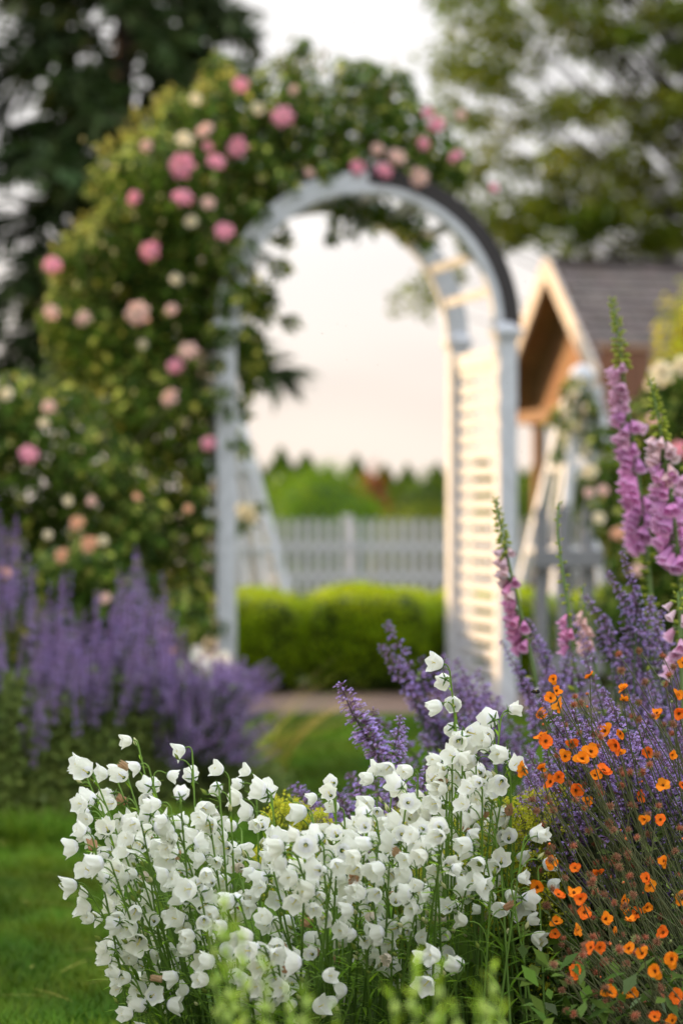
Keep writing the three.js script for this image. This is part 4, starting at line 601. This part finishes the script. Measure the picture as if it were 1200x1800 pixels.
{
  // crowd: n stems between x0 and x1, tips from the clump's upper outline down
  const topY = (x) => { const k = [[120, 1400], [160, 1385], [225, 1395], [330, 1400], [400, 1400], [450, 1415], [520, 1470], [600, 1450], [660, 1425], [720, 1395], [770, 1300], [830, 1270], [890, 1290], [930, 1480]]; for (let i = 1; i < k.length; i++) if (x <= k[i][0]) return lerp(k[i - 1][1], k[i][1], (x - k[i - 1][0]) / (k[i][0] - k[i - 1][0])); return 1500; };
  const crowd = (n, x0, x1, reach, nb = [3, 5], right = 0) => { const o = []; for (let k = 0; k < n; k++) { const x = lerp(x0, x1, (k + R()) / n), q = Math.pow(R(), 0.9); o.push([x, topY(x) + 6 + q * reach, Math.round(U(...nb)), R() < right, U(-0.28, 0.3)]); } return o; };
  bellPlant('white bellflower plant farthest left, leaning out over the lawn', 395, 3.42, [[160, 1350, 4, 0, 0], [150, 1360, 4, 0, 0.1], [178, 1415, 4, 0, -0.05], [205, 1505, 4, 0, 0.05], [218, 1610, 4, 0, 0], [203, 1672, 3, 0, -0.1], [240, 1725, 3, 0, -0.1], [282, 1772, 2, 0, -0.1], [245, 1670, 3, 0, 0], [215, 1440, 5, 0, 0.1], [250, 1540, 4, 0, -0.1], ...crowd(11, 145, 260, 225)]);
  bellPlant('white bellflower plant with two single bells held high above the left half of the clump', 450, 3.45, [[243, 1308, 5, 0, 0], [338, 1322, 4, 0, 0], [222, 1360, 4, 0, 0.05], [262, 1350, 5, 0, -0.05], [205, 1370, 5, 0, 0.08], [300, 1420, 5, 0, -0.1], [325, 1715, 2, 0, -0.15], ...crowd(16, 240, 350, 230)]);
  bellPlant('white bellflower plant in the left middle of the clump, below the upright bud', 505, 3.4, [[403, 1370, 4, 0, 0], [450, 1372, 4, 0, 0.05], [385, 1385, 4, 0, -0.05], [478, 1400, 4, 0, 0], [395, 1700, 2, 0, -0.2], ...crowd(16, 345, 470, 250)]);
  bellPlant('white bellflower plant in the middle of the clump, beside the yellow-green froth', 590, 3.36, [[590, 1385, 3, 0, 0.05], [520, 1475, 4, 0, 0], [548, 1430, 2, 0, 0.1], [487, 1680, 2, 0, -0.2], [575, 1560, 4, 0, -0.15], [620, 1745, 1, 0, -0.1], [494, 1735, 1, 0, -0.15], ...crowd(17, 450, 600, 240)]);
  bellPlant('white bellflower plant right of the middle, in front of the long violet spike', 665, 3.42, [[605, 1430, 3, 0, 0], [662, 1410, 4, 0, 0], [692, 1348, 2, 0, 0.05], [645, 1470, 4, 0, -0.1], [690, 1640, 3, 0, -0.2], [640, 1640, 3, 0, -0.2], ...crowd(18, 590, 710, 250)]);
  bellPlant('white bellflower plant with nodding bells left of the tallest stem', 745, 3.38, [[734, 1362, 4, 0, 0], [752, 1385, 5, 0, 0.05], [715, 1400, 4, 0, -0.1], [770, 1480, 4, 0, -0.1], [780, 1685, 2, 0, -0.2], [815, 1700, 1, 0, -0.15], ...crowd(14, 695, 790, 260)]);
  bellPlant('tallest white bellflower plant, its top bell in front of the arch post', 815, 3.44, [[790, 1180, 4, 0, 0], [798, 1240, 4, 0, 0.03], [812, 1300, 5, 0, -0.03], [806, 1340, 5, 0, 0.05], [828, 1400, 5, 0, 0], [790, 1390, 5, 0, -0.1], [820, 1560, 4, 0, -0.15], [805, 1600, 4, 0, -0.1], ...crowd(8, 765, 850, 330)], 40);
  bellPlant('white bellflower plant with a dried flower on top, right of the tallest stem', 880, 3.46, [[880, 1262, 4, 0, 0], [868, 1290, 5, 0, 0.03], [896, 1330, 5, 0, -0.03], [885, 1380, 4, 0, 0.04], [862, 1430, 4, 0, -0.06], [895, 1440, 3, 0, 0], ...crowd(6, 840, 905, 260)], 40);
  bellPlant('white bellflower plant whose bells face right, beside the orange flowers', 905, 3.34, [[920, 1478, 1, 1, 0], [898, 1560, 2, 1, 0], [918, 1628, 1, 1, 0.05], [880, 1530, 3, 0, 0.05], [862, 1570, 3, 0, -0.05], [945, 1530, 1, 1, 0.1]], 50);
}

// ---------------------------------------------------------------- lady's mantle, yellow-green froth between the bells
{
  const spray = () => { const b = new MB(), twig = [0.20, 0.26, 0.05]; for (let k = 0; k < 16; k++) { const q = rdir(); q.y = Math.abs(q.y) * 1.1 + 0.15; const e = V(q.x * 0.026, q.y * 0.034, q.z * 0.026); b.tube([V(0, -0.006, 0), e], 0.0006, 0.0004, 3, twig); for (let j = 0; j < 14; j++) { const p = e.clone().add(rdir().multiplyScalar(0.009 * Math.cbrt(R()))), nn = rdir(), c = vary([0.60, 0.60, 0.05], 0.25, 0.1), s = nn.clone().cross(rdir()).normalize(), t = nn.clone().cross(s); for (const v of [s, t, s.clone().negate(), t.clone().negate()]) b.leaf(p, v, nn, 0.0024, 0.0018, c); } } return b.geo(); };
  const SP = [spray(), spray(), spray()];
  const mantle = (label, px, d, spots, sc = 1) => { const o = thing('lady_mantle', label, "lady's mantle", at(px, 890, d).setY(0)), st = new MB(), lf = new MB(); for (const [x, y] of spots) { const p = at(x, y, d + U(-0.1, 0.1)).sub(o.position), g = V(U(-0.06, 0.06), 0, U(-0.06, 0.06)); st.tube(curve(g, V(g.x * 0.6 + p.x * 0.3, p.y * 0.6, g.z), p, 8), 0.0018, 0.0009, 4, [0.10, 0.16, 0.03]); const m = mesh('flower_spray', pick(SP), M.petal, o); m.position.copy(p); m.rotation.set(U(-0.4, 0.4), U(0, 6), U(-0.4, 0.4)); m.scale.setScalar(U(0.7, 1.15) * sc); } for (let k = 0; k < 26; k++) { const q = U(0, 6.28), c = V(Math.cos(q) * U(0.03, 0.16), U(0.08, 0.34), Math.sin(q) * U(0.03, 0.12)), nn = V(Math.cos(q) * 0.4, 1, Math.sin(q) * 0.4 + 0.3).normalize(), s = nn.clone().cross(V(1, 0, 0)).normalize(), t = nn.clone().cross(s), r = U(0.025, 0.042), col = vary([0.07, 0.13, 0.03], 0.25); st.tube([V(0, 0, 0), c], 0.0012, 0.001, 4, [0.1, 0.16, 0.03]); const id = lf.v(c, nn, col); for (let j = 0; j <= 18; j++) { const a = j / 18 * 6.0, rr = r * (1 + 0.10 * Math.cos(a * 9)); lf.v(c.clone().addScaledVector(s, Math.cos(a) * rr).addScaledVector(t, Math.sin(a) * rr).addScaledVector(nn, 0.008 * Math.cos(a * 9)), nn, vary(col, 0.08)); if (j) lf.i.push(id, id + j, id + j + 1); } } st.to('stem', M.stem, o); lf.to('foliage', M.leaf, o); };
  const scat = (n, x0, x1, y0, y1) => Array.from({ length: n }, () => [U(x0, x1), U(y0, y1)]);
  mantle("yellow-green frothy lady's mantle behind the middle of the white bells", 540, 3.72, [[475, 1460], [500, 1448], [520, 1440], [535, 1455], [552, 1462], [505, 1470], [490, 1455], [560, 1475], [540, 1490], [585, 1500], [598, 1510], [512, 1530], [470, 1520], [465, 1545], [520, 1550], [560, 1540], [605, 1550], [630, 1560], ...scat(14, 450, 640, 1480, 1640)], 1.0);
  mantle("yellow-green frothy lady's mantle showing between bells and orange flowers", 890, 3.6, [[945, 1540], [955, 1555], [935, 1550], [962, 1545], [940, 1580], [900, 1460], [880, 1480], [920, 1500], ...scat(24, 925, 985, 1470, 1620), ...scat(70, 835, 975, 1420, 1740)], 1.05);
  mantle("yellow-green frothy lady's mantle low behind the right half of the white bells", 760, 3.68, scat(80, 640, 870, 1450, 1700), 1.05);
}

// ---------------------------------------------------------------- orange avens
function avensGeo(open, c) {
  const b = new MB(); const ph = U(0, 6);
  for (let k = 0; k < 5; k++) {
    const t0 = k * 1.2566 + ph + U(-0.12, 0.12), o = V(Math.cos(t0), 0, Math.sin(t0)), s = V(-Math.sin(t0), 0, Math.cos(t0)), id = b.count, cc = vary(c, 0.1, 0.1), lift = U(-0.45, 0.5), L = U(0.82, 1.1);
    for (let i = 0; i <= 5; i++) for (let j = 0; j <= 4; j++) { const u = i / 5, w = (j / 4 - 0.5) * 2, wid = 0.49 * Math.pow(Math.sin(Math.PI * Math.min(0.97, 0.12 + 0.70 * Math.pow(u, 0.75))), 0.6) * (u > 0.95 ? 0.8 : 1), a = open * (1 - 0.35 * u) + lift; b.v(o.clone().multiplyScalar(Math.cos(a) * u * L * (1 - 0.10 * w * w * u + 0.05 * (Math.abs(w) < 0.2 ? -1 : 0) * u)).add(V(0, Math.sin(a) * u * L + 0.09 * w * w * u + 0.07 * Math.sin(w * 5 + k * 2.3) * u + 0.16 * u * u * u * Math.sin(k * 4.1 + ph), 0)).addScaledVector(s, w * wid), V(0, 1, 0), vary(mixc(mixc(cc, [0.8, 0.42, 0.03], 0.25), cc, u), 0.05)); }
    for (let i = 0; i < 5; i++) for (let j = 0; j < 4; j++) { const q = id + i * 5 + j; b.i.push(q, q + 1, q + 5, q + 1, q + 6, q + 5); }
    const sp = V(Math.cos(t0 + 0.63), -0.1, Math.sin(t0 + 0.63)).normalize(); b.leaf(V(0, -0.04, 0), sp, V(0, 1, 0), 0.62, 0.22, [0.13, 0.14, 0.045]);
  }
  for (let k = 0; k < 44; k++) { const q = U(0, 6.28), r = U(0.04, 0.30), d = V(Math.cos(q) * r, 0.24, Math.sin(q) * r).normalize(), e = d.clone().multiplyScalar(U(0.22, 0.34)); b.tube([V(0, 0.02, 0), e], 0.012, 0.022, 3, vary(k % 3 ? [0.40, 0.15, 0.02] : [0.14, 0.05, 0.02], 0.3)); }
  b.add(new THREE.SphereGeometry(0.13, 8, 6), new THREE.Matrix4().makeTranslation(0, 0.08, 0), [0.14, 0.08, 0.025]);
  return b.geo(true);
}
const ORG = [0.92, 0.255, 0.012], ORG2 = [0.90, 0.155, 0.016];
const AVENS = [avensGeo(0.30, ORG), avensGeo(0.15, ORG), avensGeo(0.55, ORG), avensGeo(0.4, ORG2), avensGeo(0.8, ORG2), avensGeo(0.25, [0.85, 0.26, 0.015])];
const AVENS_WHITE = [avensGeo(0.2, [0.82, 0.81, 0.76])];
const SEEDHEAD = [0, 1].map((w) => { const b = new MB(); b.add(new THREE.SphereGeometry(0.34, 8, 6), new THREE.Matrix4(), w ? [0.26, 0.07, 0.03] : [0.16, 0.07, 0.03]); for (let k = 0; k < 110; k++) { const d = rdir(); if (d.y < -0.6) continue; b.tube([d.clone().multiplyScalar(0.28), d.clone().multiplyScalar(U(0.55, 0.78)).add(rdir().multiplyScalar(0.05))], 0.034, 0.008, 3, vary(w ? [0.42, 0.11, 0.04] : [0.27, 0.10, 0.045], 0.35), [0.42, 0.22, 0.12]); } for (let k = 0; k < 8; k++) { const t = k * 0.785, d = V(Math.cos(t), -0.45, Math.sin(t)).normalize(); b.leaf(V(0, -0.2, 0), d, V(0, 1, 0), 0.75, 0.24, [0.17, 0.20, 0.06]); } return b.geo(); });
const AVBUD = [[0.62, 0.13, 0.025], [0.20, 0.22, 0.06]].map((c) => { const b = new MB(); b.add(new THREE.SphereGeometry(0.4, 9, 7), new THREE.Matrix4().makeScale(0.85, 1, 0.85), c); for (let k = 0; k < 5; k++) { const t = k * 1.2566, o = V(Math.cos(t), 0, Math.sin(t)); b.leaf(V(o.x * 0.2, -0.4, o.z * 0.2), V(o.x * 0.5, 1, o.z * 0.5).normalize(), o, 0.75, 0.3, [0.14, 0.16, 0.05]); } return b.geo(); });
function avens(label, footX, d, blooms, extra, box) {
  const o = thing('orange_avens', label, 'avens', at(footX + 190, 890, d).setY(0)), st = new MB(), lf = new MB(), ST = [0.032, 0.048, 0.012];
  const stalk = (p, r) => { const g = V(U(-0.08, 0.08), 0, U(-0.06, 0.06)), cv = curve(g, V(lerp(g.x, p.x, U(0.3, 0.75)) + U(-0.05, 0.05), p.y * U(0.5, 0.75), lerp(g.z, p.z, 0.5)), p, 14); st.tube(cv, r * 1.5, r, 5, vary(ST, 0.3), [0.09, 0.10, 0.03]); return cv; };
  const twig = (cv, k, e) => { const p = cv[k]; st.tube(curve(p, p.clone().lerp(e, 0.5).add(V(0, 0.015, 0)), e, 5), 0.0009, 0.0008, 4, [0.10, 0.11, 0.04]); };
  for (const [x, y] of blooms) {
    const p = at(x, y, d + U(-0.22, 0.0)).sub(o.position), cv = stalk(p, 0.0009), m = mesh('flower', pick(AVENS), M.petal, o), dir = V(U(-0.9, 0.8), U(-0.1, 0.7), R() < 0.85 ? U(0.4, 1.2) : U(-0.6, 0.3)).normalize();
    m.position.copy(p).addScaledVector(dir, 0.001); m.quaternion.copy(aim(dir, U(0, 6))); const s = 0.0112 * U(0.75, 1.2); m.scale.set(s, s, s);
    if (R() < 0.6) { const e = cv[11].clone().add(V(U(-0.04, 0.04), U(0.01, 0.045), U(-0.03, 0.03))); twig(cv, 10, e); const h = mesh('seed_head', pick(SEEDHEAD), M.fuzz, o); h.position.copy(e); h.quaternion.copy(aim(V(U(-0.5, 0.5), 1, U(-0.3, 0.6)).normalize())); h.scale.setScalar(U(0.0082, 0.0108)); }
  }
  for (let k = 0; k < extra * 1.5; k++) {
    const p = at(U(box[0], box[1]), lerp(box[2], box[3], R()), d + U(-0.16, 0.16)).sub(o.position); stalk(p, 0.0008); const roll = R(), head = roll < 0.74;
    const h = mesh(head ? 'seed_head' : 'flower_bud', pick(head ? SEEDHEAD : AVBUD), head ? M.fuzz : M.stem, o); h.position.copy(p); h.quaternion.copy(aim(V(U(-0.6, 0.6), U(-0.2, 1), U(-0.2, 0.8)).normalize())); h.scale.setScalar(head ? U(0.0082, 0.0112) : U(0.0045, 0.0065));
  }
  for (let k = 0; k < 140; k++) { const q = U(0, 6.28), r = U(0.03, 0.24), p = V(Math.cos(q) * r - 0.12, U(0.03, 0.38), Math.sin(q) * r * 0.5 - 0.24), dd = V(Math.cos(q), U(-0.1, 0.5), Math.sin(q)).normalize(); lf.leaf(p, dd, V(U(-0.4, 0.4), 1, U(0, 0.6)).normalize(), U(0.02, 0.036), U(0.011, 0.02), vary([0.032, 0.072, 0.014], 0.35, 0.12), 0.2); }
  st.to('stem', M.stem, o); lf.to('foliage', M.leaf, o); return o;
}
avens('orange avens plant, its topmost flowers left, beside the flying bee', 1060, 3.55, [[972, 1194], [1036, 1190], [975, 1215], [966, 1228], [950, 1255], [952, 1297], [1004, 1310], [992, 1329], [1064, 1285], [957, 1304], [984, 1240]], 14, [940, 1060, 1215, 1420]);
avens('orange avens plant in the middle of the violet catmint spikes', 1130, 3.5, [[1091, 1324], [1084, 1310], [1037, 1322], [1022, 1335], [969, 1375], [920, 1352], [952, 1352], [1010, 1389], [1045, 1364], [1059, 1357], [1031, 1410], [980, 1365], [1092, 1289]], 26, [930, 1110, 1330, 1520]);
avens('orange avens plant high at the right edge among violet catmint', 1240, 3.55, [[1096, 1211], [1095, 1232], [1189, 1222], [1154, 1256], [1191, 1254], [1141, 1322], [1179, 1327], [1165, 1382], [1197, 1380], [1121, 1400], [1200, 1165]], 22, [1080, 1200, 1140, 1440]);
avens('orange avens plant next to the right-facing white bells', 1080, 3.4, [[1010, 1526], [1051, 1536], [945, 1560], [977, 1622], [1020, 1580], [975, 1642], [980, 1575], [1025, 1605], [1012, 1635], [965, 1515], [1008, 1572]], 34, [945, 1090, 1480, 1720]);
avens('orange avens plant with the dense group of flowers near the right edge', 1210, 3.4, [[1134, 1440], [1161, 1442], [1141, 1557], [1169, 1514], [1094, 1582], [1135, 1595], [1102, 1598], [1120, 1605], [1106, 1621], [1082, 1642], [1166, 1640], [1199, 1580], [1062, 1616], [1138, 1545]], 30, [1060, 1200, 1440, 1680]);
avens('orange avens plant at the bottom right corner, lowest of all', 1180, 3.25, [[1040, 1667], [1052, 1665], [1015, 1710], [1070, 1746], [1107, 1745], [1152, 1707], [1149, 1789], [1182, 1686], [1130, 1677], [1182, 1795], [1104, 1668], [1185, 1750]], 44, [960, 1200, 1640, 1800]);

// ---------------------------------------------------------------- leafy ground under the flowers
{
  const b = new MB();
  for (let k = 0; k < 9000; k++) { const x = U(-0.32, 0.8), d = U(3.05, 4.3); if (x < -0.32 + (d - 3.05) * 0.12) continue; const q = U(0, 6.28), wide = x > 0.24, dr = V(Math.cos(q), U(0.1, 1.4), Math.sin(q)).normalize(); const p = V(x, U(0, wide ? 0.34 : 0.16), -d); if (wide) b.leaf(p, dr, V(U(-0.5, 0.5), 1, U(-0.2, 0.7)).normalize(), U(0.02, 0.045), U(0.01, 0.022), vary([0.04, 0.075, 0.02], 0.4, 0.15)); else b.blade(p, dr, V(dr.x * 0.4, -0.5, dr.z * 0.4), U(0.06, 0.15), U(0.004, 0.008), vary([0.03, 0.065, 0.015], 0.4, 0.15), 4); }
  tag(b.to('ground_cover', M.leaf, scene), 'low dark leaves filling the ground between the flower stems', 'ground cover', null, 'stuff');
}
{ // tall narrow leaves among the orange flowers' foot
  const o = thing('daylily', 'arching narrow dark green leaves at the foot of the orange flowers', 'leafy plant', at(960, 890, 3.3).setY(0)), b = [];
  for (let k = 0; k < 26; k++) { const m = new MB(), q = U(0, 6.28), d = V(Math.cos(q) * 0.5, 1, Math.sin(q) * 0.4).normalize(); m.blade(V(U(-0.08, 0.16), 0, U(-0.06, 0.06)), d, V(Math.cos(q) * 0.9, -0.9, Math.sin(q) * 0.6), U(0.25, 0.42), U(0.006, 0.010), vary([0.04, 0.08, 0.02], 0.3), 8); m.to('leaf', M.leaf, o); }
}
{ // broad leaf clumps seen through the catmint
  const o = thing('broad_leaf_plant', 'plant with broad light green leaves among the violet catmint', 'leafy plant', at(985, 890, 3.9).setY(0));
  for (const [x, y, l] of [[985, 1340, 0.1], [1000, 1365, 0.09], [970, 1390, 0.1], [940, 1300, 0.06], [1010, 1400, 0.08], [1045, 1430, 0.08]]) { const m = new MB(), p = at(x, y + 60, 3.85).sub(o.position), d = V(U(-0.3, 0.3), 1, U(-0.1, 0.4)).normalize(); m.tube([V(0, 0, 0), p], 0.002, 0.0015, 4, LGREEN); m.blade(p, d, V(U(-0.3, 0.3), -0.4, 0.4), l, l * 0.38, vary([0.08, 0.16, 0.04], 0.15), 7); m.to('leaf', M.leaf, o); }
}

// ---------------------------------------------------------------- plants by the left arch post
{
  const o = thing('white_pansy', 'low plant with white flowers at the foot of the left arch post', 'flower', at(380, 890, 9.3).setY(0));
  const [f, cane] = roseMass(o, [[365, 1200, 40, 9.4, 0.1], [390, 1215, 40, 9.4, 0.1]], 0.1, LEAFS, 0.2, [0.03, 0.05]); tag(cane.to('stem', M.stem, o), null, null, null, 'stuff'); f.to('foliage', M.leaf, o);
  for (const [x, y, r] of [[350, 1158, 14], [372, 1168, 15], [393, 1160, 15], [362, 1180, 11], [385, 1182, 12], [345, 1142, 8], [405, 1170, 9], [288, 1195, 8]]) { const m = mesh('flower', AVENS_WHITE[0], M.petal, o); m.position.copy(at(x, y, 9.2).sub(o.position)); m.quaternion.copy(aim(V(U(-0.4, 0.4), 0.4, 1).normalize(), U(0, 6))); m.scale.setScalar(r / F * 9.2 * 1.15); }
}
{
  const o = thing('ornamental_grass', 'clump of arching pale tan and green grass right of the low catmint', 'grass clump', at(450, 890, 8.2).setY(0));
  for (let k = 0; k < 70; k++) { const m = new MB(), q = U(-0.9, 0.7), z = U(-0.4, 0.4), d = V(q * 0.75 + 0.25, 1, z).normalize(); m.blade(V(U(-0.1, 0.08), 0, U(-0.08, 0.08)), d, V(0.9 * Math.sign(q + 0.4), -0.65, z), U(0.3, 0.62), U(0.010, 0.018), vary(k % 3 ? [0.32, 0.25, 0.13] : [0.17, 0.21, 0.06], 0.3, 0.1), 8); m.to('blade', M.leaf, o); }
}

// ---------------------------------------------------------------- out of focus stems close to the lens
function nearStem(tip, foot, d, fat, label) {
  const o = thing('budding_stem', label, 'plant stem', at(foot, 890, d).setY(0), 0, 'light green budding stems close to the lens'), st = new MB(), lf = new MB(), t = at(tip[0], tip[1], d).sub(o.position), cv = curve(V(0, 0, 0), V(t.x * 0.35, t.y * 0.6, U(-0.02, 0.02)), t, 22);
  st.tube(cv, 0.0022, 0.001, 5, [0.16, 0.26, 0.05], [0.28, 0.40, 0.08]); st.to('stem', M.stem, o);
  for (let k = 8; k < 22; k++) for (let j = 0; j < 2; j++) { const p = cv[k].clone().lerp(cv[Math.min(22, k + 1)], R()), q = U(0, 6.28), dd = V(Math.cos(q) * 0.7, U(0.5, 1.2), Math.sin(q) * 0.7).normalize(); lf.blade(p, dd, V(dd.x * 0.5, -0.3, dd.z * 0.5), U(0.012, 0.026) * fat, U(0.004, 0.007) * fat, vary([0.20, 0.30, 0.045], 0.25, 0.1), 3); }
  lf.to('foliage', M.leaf, o);
  const bd = new MB(); for (let k = 0; k < 12; k++) { const f = k / 12, id = Math.floor(lerp(15, 22, f)), q = k * 2.4, p = cv[Math.min(22, id)].clone().add(V(Math.cos(q) * 0.004, U(-0.008, 0.008), Math.sin(q) * 0.004)); bd.add(new THREE.SphereGeometry(0.004 * fat, 6, 5), new THREE.Matrix4().compose(p, new THREE.Quaternion(), V(1, 1.5, 1)), vary([0.36, 0.48, 0.09], 0.2)); } tag(bd.to('flower_head', M.stem, o), null, null, null, 'stuff');
}
[[388, 1560, 455, 2.5, 1.3], [420, 1620, 468, 2.45, 1.2], [372, 1650, 440, 2.5, 1.0], [465, 1690, 500, 2.4, 1.2], [505, 1735, 530, 2.4, 1.1], [535, 1720, 560, 2.35, 1.2], [726, 1690, 750, 2.4, 1.3], [768, 1700, 775, 2.35, 1.4], [800, 1765, 810, 2.35, 1.2], [865, 1695, 850, 2.45, 1.3], [845, 1745, 845, 2.4, 1.2], [690, 1745, 715, 2.35, 1.2], [880, 1750, 870, 2.4, 1.1], [590, 1775, 600, 2.35, 1.1]].forEach(([x, y, f, d, w], k) => nearStem([x, y], f, d - 0.3, w * 0.72, k === 0 ? 'blurred light green budding stem reaching highest in front of the white bells' : `blurred light green budding stem, ${['', 'second', 'first', 'fourth', 'fifth', 'sixth', 'ninth', 'tenth', 'eleventh', 'thirteenth', 'twelfth', 'eighth', 'fourteenth', 'seventh'][k]} from the left along the bottom edge`));

// ---------------------------------------------------------------- bee and gnats
{
  const o = thing('bumblebee', 'small dark bumblebee flying left of the topmost orange flowers', 'bumblebee', at(940, 1216, 3.5)), b = new MB(), s = (x, y, z, px, py, pz, c) => b.add(new THREE.SphereGeometry(1, 12, 9), new THREE.Matrix4().compose(V(px, py, pz), new THREE.Quaternion(), V(x, y, z)), c);
  s(0.0042, 0.003, 0.003, 0.003, 0, 0, [0.012, 0.011, 0.012]); s(0.0026, 0.0026, 0.0026, -0.0022, 0.0006, 0, [0.03, 0.022, 0.01]); s(0.0016, 0.0015, 0.0016, -0.0052, 0, 0, [0.01, 0.01, 0.01]); s(0.0014, 0.0027, 0.0027, 0.0012, 0.0002, 0, [0.28, 0.19, 0.03]);
  for (const sz of [-1, 1]) for (const x of [-0.003, -0.0015, 0]) b.tube([V(x, -0.002, sz * 0.001), V(x + 0.0006, -0.0038, sz * 0.0022), V(x + 0.001, -0.0055, sz * 0.0018)], 0.00035, 0.0002, 4, [0.01, 0.01, 0.01]);
  b.to('body', M.fuzz, o);
  for (const sz of [-1, 1]) { const w = new MB(); w.blade(V(-0.0015, 0.0026, sz * 0.001), V(0.45, 0.5, sz * 0.8).normalize(), V(0.5, -0.1, 0), 0.0085, 0.0036, [0.35, 0.34, 0.32], 5, [0.4, 0.4, 0.38], 0.6); w.to('wing', M.petal, o); }
  o.rotation.y = 0.3;
}
{
  const b = new MB();
  for (let k = 0; k < 60; k++) { const p = at(U(330, 640), U(20, 640), U(3.25, 3.6)); if (R() < 0.2) p.copy(at(U(600, 1000), U(150, 1000), 3.4)); const d = rdir(); b.add(new THREE.SphereGeometry(0.0005, 5, 4), new THREE.Matrix4().compose(p, aim(d), V(0.7, 1.5, 0.7)), [0.22, 0.17, 0.11]); for (const s of [-1, 1]) b.leaf(p, V(d.z * s, 0.5, -d.x * s).normalize(), V(0, 1, 0), 0.0012, 0.0006, [0.5, 0.45, 0.36]); }
  tag(b.to('gnats', M.stem, scene), 'swarm of tiny gnats in the air in front of the arch', 'gnats', null, 'stuff');
}

renderer.render(scene, camera);
